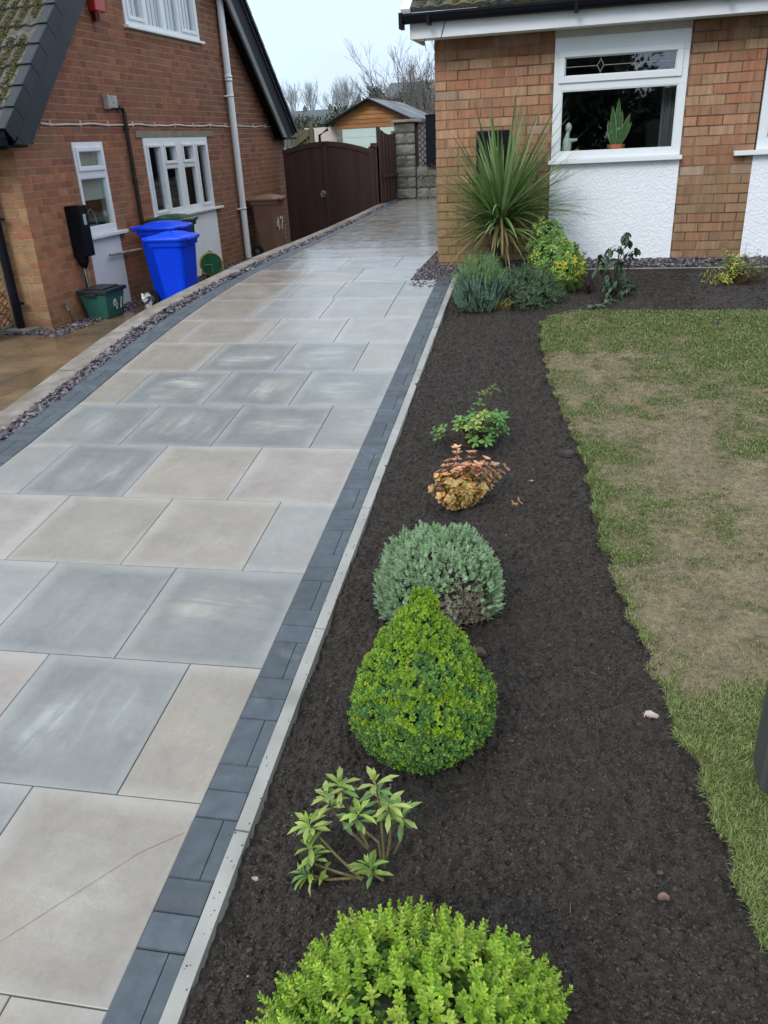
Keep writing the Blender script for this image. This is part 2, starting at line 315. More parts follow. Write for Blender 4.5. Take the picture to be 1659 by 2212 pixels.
def build_slabs():
    V = []; F = []; Cc = []; U1 = []; U2 = []; a = Acc()
    g = .0018; sx, cx_ = math.sin(-.05), math.cos(.05)
    r0, S = 1.552, .6012
    ncol = rng
    for r in range(-3, 27):
        y0, y1 = r0+r*S, r0+(r+1)*S
        ym = (y0+y1)/2
        right = float(rX(ym)) if ym < 7.55 else -1.60
        xj, cols = ROWS.get(r, (None, None))
        le = float(e0(ym))
        if xj is None:
            s0 = right - (.30 if r % 2 else .575); xj = [s0-.58*k for k in range(6)]
            cols = [[PAL,GRY,PGR,PAL,BEI,PNK][i] for i in rng.integers(0, 6 if r > 8 else 5, 8)]
        xs_ = [x for x in [right]+xj if x > le+.06]
        if not xs_ or xs_[0] != right: xs_ = [right]+xs_
        xs_.append(None)
        for i in range(len(xs_)-1):
            xr = xs_[i]; xl = xs_[i+1]
            # corners follow the drive's own grid (rows turned by .05 rad)
            def pt(x, y, isr, isl):
                if isl: X = float(e0(y))
                elif isr and ym < 7.55: X = float(rX(y))
                elif isr: X = x
                else: X = x-.05*(y-ym)
                return X, y+.05*(X+2.2)
            q = []
            for (x, y, isr, isl, sgx, sgy) in ((xl, y0, 0, xl is None, 1, 1),(xr, y0, i == 0, 0, -1, 1),(xr, y1, i == 0, 0, -1, -1),(xl, y1, 0, xl is None, 1, -1)):
                X, Y = pt(x if x is not None else 0, y, isr, isl); q.append((X+sgx*g, Y+sgy*g))
            nseg = 1
            top = [(X, Y, zf(Y)+rng.uniform(-.0008,.0008)) for X, Y in q]
            bot = [(X, Y, zf(Y)-.03) for X, Y in q]
            ins = .0025; c = np.mean([t[:2] for t in top], 0)
            inner = [(X+ins*np.sign(c[0]-X), Y+ins*np.sign(c[1]-Y), z) for X, Y, z in top]; rim = [(X, Y, z-.002) for X, Y, z in top]
            P = inner+rim+bot
            fs = [(0,1,2,3)]+[(4+k, 4+(k+1)%4, (k+1)%4, k) for k in range(4)]+[(8+k, 8+(k+1)%4, 4+(k+1)%4, 4+k) for k in range(4)]
            col = np.array(cols[min(i, len(cols)-1)])*(1+rng.uniform(-.05,.05))
            a.add(P, fs, col)
            ox, oy = rng.uniform(0, 50, 2); rot = rng.random() < .35
            am = rng.uniform(.1,.4) if col[0] > .24 else rng.uniform(.6, 1.)
            wx = (top[1][0]-top[0][0])
            for X, Y, z in P:
                lx, ly = (X-top[0][0]), (Y-top[0][1])
                U1.append((ox+(ly if rot else lx), oy+(lx if rot else ly))); U2.append((lx/.58 if wx > .4 else lx/.58+.1, ly/.6)); Cc.append(am)
    o = a.build('driveway', slab_mat(), uv=np.array(U1))
    me = o.data; ul = me.uv_layers.new(name='Local'); lp = np.zeros(len(me.loops), np.int32); me.loops.foreach_get('vertex_index', lp)
    ul.data.foreach_set('uv', np.array(U2)[lp].ravel())
    at = me.color_attributes['Col']; d = np.zeros(len(me.vertices)*4); at.data.foreach_get('color', d); d = d.reshape(-1,4); d[:,3] = Cc; at.data.foreach_set('color', d.ravel())
    tag(o, 'pale grey and beige porcelain slab driveway, damp towards the gate', kind='structure')
build_slabs()
a = Acc(); pts_ = [(-1.55,.86),(-1.38,1.11),(-1.14,1.42),(-1.04,1.505)]
for (xa, ya), (xb, yb) in zip(pts_[:-1], pts_[1:]): a.add([(xa,ya-.001,zf(ya)+.0012),(xb,yb-.001,zf(yb)+.0012),(xb,yb+.001,zf(yb)+.0012),(xa,ya+.001,zf(ya)+.0012)], [(0,1,2,3)])
tag(a.build('driveway_scratch', mat('scratch_line', (.13,.12,.11), (.28,.26,.24), rough=.8, scale=30)), 'faint diagonal line scored across the nearest beige slab', kind='structure')
# ---- charcoal block border
pavm = mat('charcoal_block', (.075,.095,.118), (.055,.072,.092), rough=.5, scale=20, attr=True, bump=.35, bscale=260, col3=(.14,.16,.18), scale3=9, contrast3=(.6,.85), rough2=.62)
def block(a, P4, dz=0.):
    c = np.mean(P4, 0); k = .0035
    def sh(p, s, z): d = c-np.array(p); d = d/np.linalg.norm(d); return (p[0]+d[0]*s, p[1]+d[1]*s, zf(p[1])+z+dz)
    P = [sh(p, .0055, .001) for p in P4]+[sh(p, .002, -.004) for p in P4]+[sh(p, .002, -.04) for p in P4]
    fs = [(0,1,2,3)]+[(4+j, 4+(j+1)%4, (j+1)%4, j) for j in range(4)]+[(8+j, 8+(j+1)%4, 4+(j+1)%4, 4+j) for j in range(4)]
    a.add(P, fs, np.ones(3)*rng.uniform(.82,1.12))
def band(fa, fb, y0, y1, phase, split):
    a = Acc(); y = y0+phase
    def q(t0, t1, ya, yb):
        X = lambda y, t: float(fa(y))+(float(fb(y))-float(fa(y)))*t
        sl = .05
        block(a, [(X(ya,t0), ya+sl*(X(ya,t0)+1)),(X(ya,t1), ya+sl*(X(ya,t1)+1)),(X(yb,t1), yb+sl*(X(yb,t1)+1)),(X(yb,t0), yb+sl*(X(yb,t0)+1))])
    while y < y1:
        q(0, split, y, y+.2); q(split, 1, y, y+.2); q(0, 1, y+.2, y+.3); q(0, 1, y+.3, y+.4); y += .4
    return a
a = band(rX, lambda y: rX(y)+.138, -.3, 7.5, .065, .68); tag(a.build('border_paving', pavm), 'charcoal block border on the flower bed side', kind='structure')
a = band(e1, e0, -.3, 17.3, .15, .5); tag(a.build('border_paving', pavm), 'charcoal block border on the neighbour side', kind='structure')
# ---- kerbs
kerbm = mat('edging_stone', (.34,.34,.325), (.26,.262,.25), rough=.7, scale=5, bump=.25, bscale=140, col3=(.20,.21,.18), scale3=4, contrast3=(.58,.8))
def kerb(fa, fb, y0, y1, seg, top, bot, m, name, label, gap=.003):
    a = Acc(); y = y0
    while y < y1:
        n = max(1, int(seg/.3)); ys = np.linspace(y+gap, min(y+seg, y1)-gap, n+1); j = rng.uniform(-.002,.002)
        for k in range(n):
            ya, yb = ys[k], ys[k+1]
            P = [(float(fa(ya)), ya, zf(ya)+bot),(float(fb(ya)), ya, zf(ya)+bot),(float(fb(yb)), yb, zf(yb)+bot),(float(fa(yb)), yb, zf(yb)+bot),
                 (float(fa(ya)), ya, zf(ya)+top+j),(float(fb(ya)), ya, zf(ya)+top+j),(float(fb(yb)), yb, zf(yb)+top+j),(float(fa(yb)), yb, zf(yb)+top+j)]
            a.quad8(P)
        y += seg
    return tag(a.build(name, m), label, kind='structure')
kerb(lambda y: rX(y)+.142, lambda y: rX(y)+.186, -.3, 7.78, .915, .010, -.15, kerbm, 'kerb', 'pale grey edging between border blocks and flower bed')
kerb(e3, e2, -.3, 17.35, 1.8, .002, -.85, concrete, 'kerb', 'old concrete kerb above the neighbour drive')
a = Acc(); a.box(-1.14, 8, 7.875, 7.905, -1.5, -1.165,(1,1,1),0); a.box(-1.14, 8, 7.865, 7.874, -1.5, -1.17,(1,1,1),1); tag(a.build('kerb', [kerbm, mat('dark_edge_face',(.05,.04,.033),(.035,.03,.026),rough=.9)]), 'thin edging holding slate chips at the white wall', kind='structure')  # pale edging strip with a darker brown front face
# ---- slate chips
slatem = mat('slate_chip', (1,1,1), (.7,.7,.72), rough=.5, scale=20, attr=True, bump=.2)
def chips(name, P, size, label, cols=((.15,.13,.15),(.09,.08,.10),(.24,.21,.235),(.05,.048,.06),(.17,.13,.14)), flat=.3, m=None):
    n = len(P); a = Acc(); T = np.array([(1,0,0),(.3,.9,0),(-.8,.6,0),(-.9,-.5,0),(.2,-1,0),(.05,0,1),(0,.05,-1)])
    q = rng.normal(size=(n,4)); q[:,1:3] *= .35; q = q/np.linalg.norm(q, axis=1, keepdims=True); w_, x_, y_, z_ = q[:,3], q[:,1], q[:,2], q[:,0]
    R = np.stack([np.stack([1-2*(y_*y_+z_*z_),2*(x_*y_-z_*w_),2*(x_*z_+y_*w_)],-1),np.stack([2*(x_*y_+z_*w_),1-2*(x_*x_+z_*z_),2*(y_*z_-x_*w_)],-1),np.stack([2*(x_*z_-y_*w_),2*(y_*z_+x_*w_),1-2*(x_*x_+y_*y_)],-1)],1)
    S = rng.uniform(*size, (n,1,1))*np.stack([rng.uniform(.6,1.3,n), rng.uniform(.4,.9,n), rng.uniform(flat*.5,flat*1.3,n)],-1)[:,None,:]
    V = (T[None]*rng.uniform(.75,1.2,(n,7,1)))*S; V = np.einsum('nij,nkj->nki', R, V)+np.asarray(P)[:,None,:]
    F = np.array([(0,1,5),(1,2,5),(2,3,5),(3,4,5),(4,0,5),(1,0,6),(2,1,6),(3,2,6),(4,3,6),(0,4,6)])
    a.add(V.reshape(-1,3), (F[None]+(np.arange(n)*7)[:,None,None]).reshape(-1,3), np.repeat(pal(cols, n, .25), 7, 0))
    o = a.build(name, m or slatem); return tag(o, label, 'slate chips' if m is None else 'soil', kind='stuff')
Y = -.3+17.6*rng.random(9000)**.85; t = rng.random(9000); X = e1(Y)+(e2(Y)-e1(Y))*t
chips('slate_chips', np.stack([X, Y, zs(Y)-.012+rng.uniform(0,.02,9000)],-1), (.012,.03), 'plum slate chips filling the strip along the neighbour kerb')
sheet(lambda y: float(e2(y)), lambda y: float(e1(y)), -.3, 17.3, -.03, mat('dark_grit', (.05,.042,.04), (.03,.028,.028), rough=.9), 'gravel_bed', label='dark grit under the slate strip')
n = 5200; X = -1.62+.5*rng.random(n); Y = 7.35+.95*rng.random(n); k = (X < -1.14) & (X > -1.62) & ((Y-7.35)*1.0 > 0); k &= ~((X > -1.14) | (Y > 8.3))
k &= (X > -1.66+(8.3-Y)*.12)
P1 = np.stack([X, Y, zs(Y)-.022+rng.uniform(0,.016,n)],-1)[k]; n = 2500; X = -1.60+.14*rng.random(n); Y = 8.25+8*rng.random(n)**1.6; P1 = np.concatenate([P1, np.stack([X, Y, zs(Y)-.02+rng.uniform(0,.012,n)],-1)])
n = 7000; X = -1.15+4.2*rng.random(n); Y = 7.91+.39*rng.random(n); P2 = np.stack([X, Y, -1.172+.03*rng.random(n)+.03*(Y-7.9)],-1)
chips('slate_chips', np.concatenate([P1, P2]), (.010,.026), 'plum slate chips against the foot of the house wall')
# ---- soil
soilm = mat('soil', (.056,.047,.042), (.026,.022,.020), rough=.95, scale=30, bump=.9, bscale=220, bdetail=6, col3=(.055,.034,.026), scale3=1.3, contrast3=(.58,.75))
clodm = mat('soil_clod', (1,1,1), (.7,.7,.7), rough=.95, scale=60, attr=True, bump=.5, bscale=300)
lx0 = lambda Y: np.interp(Y, [.2,1.,1.46,1.92,2.21,2.6,2.85,3.17,3.48,3.9,4.28,4.65,5.26,5.81,6.23,6.4], [.95,.66,.52,.44,.36,.28,.22,.16,.12,.08,0.,-.08,-.19,-.26,-.28,-.24])
def soil_h(X, Y):
    P = np.stack([X, Y], -1); h = (vnoise(P, 10, 3, 3)-.5)*.045 + (np.abs(vnoise(P, 36, 11, 2)-.5)*-2+.5)*.026 + (vnoise(P, 80, 9, 2)-.5)*.026 + (vnoise(P, 3, 5, 2)-.5)*.05
    return h
def grid(a, xs_, ys_, zfun):
    X, Y = np.meshgrid(xs_, ys_); Z = zfun(X.ravel(), Y.ravel()); n = len(xs_)
    j, i = np.meshgrid(np.arange(len(ys_)-1), np.arange(n-1), indexing='ij'); b = (j*n+i).ravel()
    a.add(np.stack([X.ravel(), Y.ravel(), Z], -1), np.stack([b, b+1, b+n+1, b+n], -1))
a = Acc(); sf = lambda X, Y: zs(Y)-.026+soil_h(X, Y)
grid(a, np.arange(-1.12, .85, .0065), np.concatenate([np.arange(-.3,.9,.05), np.arange(.9, 3.0, .0065), np.arange(3.0, 5., .011), np.arange(5., 7.86, .018)]), lambda X, Y: np.where((X < rX(Y)+.175) | ((X > lx0(Y)+.05) & (Y < 6.45)), zs(Y)-.12, sf(X, Y)))
grid(a, np.arange(.845, 8, .04), np.arange(6.2, 7.88, .03), sf)
tag(a.build('flower_bed_soil', soilm, smooth=True), 'freshly dug dark soil of the flower bed', kind='structure')
n = 210000; Y = .8+7*rng.random(n)**1.8; X = -1.1+2.0*rng.random(n); P = np.stack([X, Y, sf(X, Y)+.001], -1)
n2 = 9000; X = .6+2.4*rng.random(n2); Y = 6.5+1.35*rng.random(n2); P = np.concatenate([P, np.stack([X, Y, sf(X, Y)+.001], -1)])
P = P[(P[:,0] > rX(P[:,1])+.205) & ((P[:,1] > 6.5) | (P[:,0] < lx0(P[:,1])+.03))]
chips('soil_clods', P[:len(P)*9//10], (.0026,.0068), 'fine dark crumbs of soil over the flower bed', ((.050,.041,.036),(.030,.025,.022),(.066,.054,.047),(.078,.062,.052)), .8, clodm)
chips('soil_clods', P[len(P)*9//10::2], (.005,.012), 'larger dark lumps of soil in the flower bed', ((.052,.044,.039),(.034,.029,.026),(.074,.062,.054)), .8, clodm)
n = 260; Y = .9+6.5*rng.random(n)**1.2; X = rX(Y)+.10+.088*rng.random(n)**.35
chips('soil_crumbs', np.stack([X, Y, zs(Y)+.003+.009*(X > rX(Y)+.142)],-1), (.0012,.0035), 'crumbs of soil spilled on the edging kerb and border blocks', ((.05,.04,.035),(.08,.065,.055)), .8, clodm)
n = 70; Y = .9+6*rng.random(n)**1.3; X = -1.0+1.2*rng.random(n)
k = (X > rX(Y)+.22) & (X < lx0(Y)-.03)
chips('grit', np.stack([X, Y, sf(X, Y)+.006],-1)[k], (.0016,.004), 'tiny pale bits of grit scattered on the soil', ((.62,.60,.56),(.45,.42,.38)), .8, clodm)
a = Acc()
for k in range(110):
    y = .95+6*rng.random()**1.3; x = float(rX(y))+.23+(float(lx0(y))-float(rX(y))-.27)*rng.random(); q = rng.uniform(0,3.14); l_ = rng.uniform(.008,.03); z_ = zf(y)-.012+rng.uniform(0,.012)
    c = pal([(.16,.12,.08),(.30,.25,.17),(.10,.075,.055)],1)[0]; a.tube([(x,y,z_),(x+l_*.5*math.cos(q)+rng.normal(0,.002),y+l_*.5*math.sin(q),z_+.004),(x+l_*math.cos(q),y+l_*math.sin(q),z_+rng.uniform(-.003,.006))], [.0009,.0008,.0005], 4, c, cap=False)
tag(a.build('plant_litter', woodm), 'thin dry straws and twig bits lying on the bed soil', 'litter', kind='stuff')
# ---- lawn
LX = [(0.2,.95),(1.0,.66),(1.46,.52),(1.67,.48),(1.92,.44),(2.21,.36),(2.6,.28),(2.85,.22),(3.17,.16),(3.48,.12),(3.9,.08),(4.28,.0),(4.65,-.08),(5.26,-.19),(5.81,-.26),(6.23,-.28),(6.4,-.24),(6.5,-.13),(6.58,.02)]
def lx(Y): return interp(LX, Y)+.012*np.sin(np.asarray(Y)*23)+.01*np.sin(np.asarray(Y)*41+1)
def green_amt(X, Y):
    P = np.stack([X, Y], -1); g = vnoise(P, 1.9, 21, 5)*1.8-.31 + (vnoise(P, 9, 44, 4)-.5)*1.8 + (vnoise(P, 34, 46, 2)-.5)*.8
    g = g + .30*np.exp(-((Y-6.2)/.55)**2) + .22*np.clip((X-.5)/.8,0,1)*np.clip((Y-3.9),0,1) + .75*np.clip((2.5-Y)/.5,0,1)*np.clip((X-.38)*5,0,1)
    g = g - .50*np.exp(-((Y-3.3)/.8)**2)*np.clip((X-.25)/.3,0,1) - .28*np.exp(-(((X+.0)/.3)**2+((Y-5.2)/.8)**2))
    g = g + .35*np.exp(-((X-lx(Y))/.05)**2)*(vnoise(P,6,5,2)>.45)
    return np.clip(g, 0, 1)
a = Acc(); ys_ = np.linspace(.2, 6.56, 420); nx = 150; V = []
def lawn_top(X, Y): return zs(Y)+.005+(vnoise(np.stack([X,Y],-1), 5, 31, 3)-.5)*.02+(vnoise(np.stack([X,Y],-1), 40, 33, 2)-.5)*.008
for y in ys_:
    x0 = float(lx(y)); xs_ = x0+(8-x0)*(np.linspace(0,1,nx)**2.2); z = lawn_top(xs_, np.full(nx, y))
    V.append((x0+.01, y, zf(y)-.12)); V += [(xs_[i], y, z[i]) for i in range(nx)]
k = nx+1; F = [(j*k+i, j*k+i+1, (j+1)*k+i+1, (j+1)*k+i) for j in range(len(ys_)-1) for i in range(k-1)]
V = np.array(V); g = green_amt(V[:,0], V[:,1]); sk = V[:,2] < zs(V[:,1])-.05
tn = vnoise(V[:,:2], 9, 77, 3)[:,None]
cg = np.array([.085,.088,.036]); cs = np.array([.20,.16,.105]); col = cs*(.75+.5*tn)*(1-g[:,None])+cg*g[:,None]; col[sk] = (.05,.04,.03)
a.add(V, F, col)
nn = len(V); y = 6.56; 
lawnm = mat('lawn_thatch', (1.15,1.12,1.1), (.55,.6,.55), rough=.95, scale=32, contrast=(.3,.7), attr=True, bump=.8, bscale=140)
tag(a.build('lawn', lawnm, smooth=True), 'patchy cut lawn with straw coloured worn areas', kind='structure')
n = 420000; Y = 1.0+5.56*rng.random(n)**1.2; X = lx(Y)-.012+(2.35-lx(Y))*rng.random(n)**1.15
g = green_amt(X, Y); keep = rng.random(n) < (.55+.45*g); X, Y, g = X[keep], Y[keep], g[keep]; n = len(X)
Lb = rng.uniform(.009,.023,n)*(.6+.7*g)*np.where(Y < 2.6, 1.25, 1)*(1+.15*(np.abs(X-lx(Y)) < .04)); az = rng.uniform(0, 2*math.pi, n); lean = rng.uniform(.3,1.25,n)
D = np.stack([np.cos(az)*np.sin(lean), np.sin(az)*np.sin(lean), np.cos(lean)],-1); S = np.stack([-np.sin(az), np.cos(az), np.zeros(n)],-1)*rng.uniform(.0008,.0016,n)[:,None]*(.8+Y*.2)[:,None]
P = np.stack([X, Y, lawn_top(X, Y)-.002],-1); mid = P+D*(Lb*.55)[:,None]; tip = P+D*Lb[:,None]-np.array([0,0,1])*(Lb*.25)[:,None]
V = np.stack([P-S, P+S, mid-S*.8, mid+S*.8, tip],1).reshape(-1,3); b = np.arange(n)*5
gc = np.array([[.15,.20,.06],[.20,.235,.075],[.115,.16,.05],[.25,.28,.10]])[rng.integers(0,4,n)]; sc_ = np.array([[.34,.29,.17],[.26,.21,.12],[.22,.20,.09]])[rng.integers(0,3,n)]
mixv = (rng.random(n) < .22+g*.85)[:,None]; gc = gc*np.where(Y < 2.7, 1.18, 1.)[:,None]*np.array([.98,1.04,.95]); col = np.where(mixv, gc, sc_)*rng.uniform(.7,1.25,(n,1))
a = Acc(); a.add(V, np.stack([b,b+1,b+3,b+2],-1), np.repeat(col,5,0)); a.f.append(np.stack([b+2,b+3,b+4],-1)); a.m.append(np.zeros(n))
grassm = mat('grass_blade', (1,1,1), (.85,.85,.8), rough=.5, attr=True, trans=.2)
tag(a.build('grass', grassm), 'short green and straw grass blades over the lawn', 'grass', kind='stuff')
# ---- neighbour's drive
npm = mat('wet_brown_slab', (.20,.135,.075), (.13,.09,.055), rough=.16, scale=3, rough2=.42, bump=.08, bscale=30, col3=(.11,.075,.05), scale3=1.2, contrast3=(.5,.62))
a = Acc(); z = -1.83
for r in range(-3, 15):
    x = -12+.3*(r % 2)
    while x < -3.6:
        y0 = 1.6+r*.62
        if y0+.6 < 17: a.box(x+.003, min(x+.597,-3.72), y0+.003, y0+.614, z-.05, z+rng.uniform(-.001,.001), np.ones(3))
        x += .6
tag(a.build('neighbour_drive', npm), 'wet brown paving of the neighbouring drive', kind='structure')
a = Acc(); a.box(-14,-3.7,-4,17.5,-2.2,z-.012); tag(a.build('neighbour_drive_base', joint), 'dark joints under the brown paving', kind='structure')
n = 2600; Y = 7.9+6.4*rng.random(n); X = -5.98+.26*rng.random(n)*np.clip(1-(Y-9)/20,0,1)
P1 = np.stack([X, Y, z+.02*rng.random(n)],-1); n = 700; P2 = np.stack([-6.5+.7*rng.random(n), 7.95+.22*rng.random(n), z+.02*rng.random(n)],-1)
n = 1500; P3 = np.stack([-5.9+.7*rng.random(n), 12+2.6*rng.random(n), z+.02*rng.random(n)],-1)
chips('slate_chips', np.concatenate([P1,P2,P3]), (.014,.032), 'grey slate chips along the foot of the neighbouring wall')
# ================================================================== BUILDINGS
PR = lambda a, h, d: (a, 8.3-d, h)           # front wall of the right hand house, d = outwards
PL = lambda a, h, d: (-6.05+d, a, h)         # gable wall of the neighbouring house
PF = lambda a, h, d: (a, 8.22-d, h)          # its front wall
def bricks(acc, P, rng_a, h0, h1, openings, colf, Lb=.214, Hc=.0813, proud=.004, headers=0., mi=0):
    k = 0; h = h0
    while h < h1-.01:
        a0, a1 = rng_a(h+Hc/2); x = a0 - (Lb/2 if k % 2 else 0); hm = h+Hc/2
        cuts = sorted([(o[0], o[1]) for o in openings if o[2] < hm < o[3]])
        while x < a1:
            l = Lb/2 if rng.random() < headers else Lb
            segs = [(max(x+.0055, a0), min(x+l-.0055, a1))]
            for c0, c1 in cuts:
                ns_ = []
                for s0, s1 in segs:
                    if s1 <= c0 or s0 >= c1: ns_.append((s0, s1)); continue
                    if s0 < c0: ns_.append((s0, c0))
                    if s1 > c1: ns_.append((c1, s1))
                segs = ns_
            for s0, s1 in segs:
                if s1-s0 > .012:
                    j = rng.uniform(-.0015, .0015); acc.mbox(P, s0, s1, h+.0055+j, h+Hc-.0055+j, -.01, proud+rng.uniform(-.001,.001), colf((s0+s1)/2, hm), mi)
            x += l
        h += Hc; k += 1
def panel_around(acc, P, a0, a1, h0, h1, openings, d0, d1, mi):
    """backing wall of mortar with rectangular openings"""
    As = sorted(set([a0, a1]+[v for o in openings for v in o[:2] if a0 < v < a1])); Hs = sorted(set([h0, h1]+[v for o in openings for v in o[2:] if h0 < v < h1]))
    for i in range(len(As)-1):
        for j in range(len(Hs)-1):
            am, hm = (As[i]+As[i+1])/2, (Hs[j]+Hs[j+1])/2
            if not any(o[0] < am < o[1] and o[2] < hm < o[3] for o in openings): acc.mbox(P, As[i], As[i+1], Hs[j], Hs[j+1], d0, d1, (1,1,1), mi)
def room(P, a0, a1, h0, h1, depth, parent):
    a = Acc(); t = .02
    a.mbox(P, a0, a1, h0, h1, -depth-t, -depth); a.mbox(P, a0-t, a0, h0, h1, -depth, -.14); a.mbox(P, a1, a1+t, h0, h1, -depth, -.14)
    a.mbox(P, a0, a1, h0-t, h0, -depth, -.14); a.mbox(P, a0, a1, h1, h1+t, -depth, -.14)
    return a.build('room', darkroom, parent)
def win_frame(P, a0, a1, h0, h1, lights, parent, d=.02, label=None, sill=None, fr=.05):
    """lights: list of (a0,a1,h0,h1,sash) glass rectangles; the frame fills the rest, sashes stand proud"""
    a = Acc(); panel_around(a, P, a0, a1, h0, h1, [l[:4] for l in lights], -.05, d-.004, 0)
    for l in lights:
        if l[4]:
            s = l[4]; x0, x1, y0, y1 = l[:4]
            a.mbox(P, x0-s, x1+s, y1, y1+s, d-.003, d+.014); a.mbox(P, x0-s, x1+s, y0-s, y0, d-.003, d+.014)
            a.mbox(P, x0-s, x0, y0, y1, d-.003, d+.014); a.mbox(P, x1, x1+s, y0, y1, d-.003, d+.014)
        x0, x1, y0, y1 = l[:4]; b = .009   # glazing bead
        a.mbox(P, x0, x1, y1-b, y1, -.03, d-.008); a.mbox(P, x0, x1, y0, y0+b, -.03, d-.008); a.mbox(P, x0, x0+b, y0+b, y1-b, -.03, d-.008); a.mbox(P, x1-b, x1, y0+b, y1-b, -.03, d-.008)
    f = a.build('window', upvc, parent, bevel=.003)
    if label: f['label'] = label
    for l in lights:
        g = Acc(); x0, x1, y0, y1 = l[:4]; g.add([P(x0,y0,-.02),P(x1,y0,-.02),P(x1,y1,-.02),P(x0,y1,-.02)], [(0,1,2,3)]); g.build('pane', glassm, f)
    if sill:
        s = Acc(); s.mbox(P, *sill, -.03, .075); s.build('sill', upvc, f, bevel=.004)
    return f
# ---- right hand house
RH = thing('brick_house', 'orange brick bungalow with white pebbledash panels under its windows and a mossy roof edge', 'house', (0, 8.3, -1.15))
opR = [(-.365,.785,-1.3,.90), (1.405,3.0,-1.3,.90)]
def colR(a, h):
    c = np.array([(.46,.215,.115),(.48,.24,.13),(.43,.19,.10),(.46,.26,.145),(.40,.19,.115),(.49,.27,.15),(.44,.18,.095)][rng.integers(7)])
    low = np.clip((-.05-h)/.5, 0, 1)*(.55+.45*rng.random())
    if a < -.3: c = c*(1-low)+np.array((.35,.24,.10))*low
    else: c = c*(1-low*.8)+np.array((.27,.17,.085))*low*.8
    if rng.random() < .05: c = np.array((.42,.28,.19))
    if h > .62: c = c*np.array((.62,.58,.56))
    return c*rng.uniform(.88,1.1)
a = Acc()
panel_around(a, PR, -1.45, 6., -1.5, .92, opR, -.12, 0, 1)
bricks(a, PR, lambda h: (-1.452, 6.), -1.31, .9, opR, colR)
PS = lambda q, h, d: (-1.45-d, q, h)
bricks(a, PS, lambda h: (8.30, 17.2), -1.31, .9, [], colR); a.box(-1.45, -1.33, 8.42, 17.2, -1.5, .92, (1,1,1), 1)
wallR = a.build('wall', [brickm, mortarR], RH)
for (x0, x1) in ((-.365,.785),(1.405,3.0)):
    a = Acc(); a.mbox(PR, x0, x1, -1.3, -.265, -.05, .012); p = a.build('render_panel', pebble, RH)
fR = win_frame(PR, -.362, .782, -.235, .755, [(-.27,.68,.447,.60,.05), (-.288,.712,-.172,.335,0)], RH, sill=(-.385,.80,-.272,-.236))
a = Acc(); z0, z1, zm = .447, .60, .523
a.mbox(PR, -.27, .012, zm-.0025, zm+.0025, -.018, -.013); a.mbox(PR, .068, .327, zm-.0025, zm+.0025, -.018, -.013); a.mbox(PR, .383, .68, zm-.0025, zm+.0025, -.018, -.013)
for cx_ in (.04,.355):
    a.mbox(PR, cx_-.0025, cx_+.0025, zm+.05, z1, -.018, -.013); a.mbox(PR, cx_-.0025, cx_+.0025, z0, zm-.05, -.018, -.013)
    for s1, s2 in ((1,1),(1,-1),(-1,1),(-1,-1)):
        p = Vector(PR(cx_+.028*s1, zm, -.0155)); q = Vector(PR(cx_, zm+.05*s2, -.0155)); a.beam(p, q, .005, .006, (0,1,0))
a.build('lead_strip', mat('lead', (.35,.35,.33), rough=.5), fR)
a = Acc(); a.mbox(PR, -.365, .785, .757, .90, -.05, .01); a.mbox(PR, 1.405, 3.0, .757, .90, -.05, .01); a.build('head_board', beige, RH)
win_frame(PR, 1.42, 2.95, -.222, .755, [(1.49,2.15,-.13,.335,0),(1.49,2.15,.447,.65,.04),(2.25,2.88,-.13,.65,0)], RH, sill=(1.235,3.0,-.262,-.223))
room(PR, -.9, 1.3, -1.1, .88, 2.6, RH); room(PR, 1.40, 3.2, -1.1, .88, 2.6, RH)
# roof edge
a = Acc(); a.box(-1.615, 6.2, 8.0, 8.02, .806, .97); a.box(-1.615, -1.595, 8.02, 8.6, .806, .905); o = a.build('fascia', upvc_d, RH)
a = Acc(); a.box(-1.59, 6.2, 8.022, 8.30, .815, .825); a.build('soffit', upvc_d, RH)
a = Acc(); V = []; n = 10
for k in range(n+1):
    t = math.pi*k/n; V.append((7.945-.055*math.cos(t), .975-.06*math.sin(t)))
for (x0, x1) in ((-1.68, 6.2),):
    P = [(x0, y, z) for y, z in V]+[(x1, y, z) for y, z in V]; a.add(P, [(k, k+1, n+2+k, n+1+k) for k in range(n)])
P = [(-1.68, y, z) for y, z in V]; a.add(P+[(-1.68, 7.945, .985)], [(k, k+1, n+1) for k in range(n)]); a.box(-1.68,6.2,7.883,7.893,.97,.99); a.box(-1.69,-1.66,7.88,8.0,.88,1.0)
for x in (-1.45,-.2,1.0,2.2): a.box(x, x+.03, 7.885, 8.0, .90, .985)
a.build('gutter', blackp, RH)
a = Acc(); a.tube([(-1.30,7.99,.92),(-1.32,7.99,.86),(-1.34,8.0,.80)], .003, 5); a.build('loose_wire', blackp, RH); a = Acc(); a.tube([(-1.50,8.05,.81),(-1.49,8.05,.76),(-1.48,8.05,.71)], .003, 5); a.build('loose_wire', blackp, RH)
def moss(name, P, parent, size):
    n = len(P); o = chips(name, P, size, None, ((.12,.10,.025),(.09,.085,.02),(.16,.12,.03),(.07,.07,.035),(.13,.13,.11)), .8, mossm); o.name = name
    for k in ('label','category','kind'):
        if k in o: del o[k]
    o.parent = parent; o['kind'] = 'stuff'; return o
mossm = mat('moss', (1,1,1), (.6,.6,.6), rough=1., scale=50, attr=True, bump=.8, bscale=200)
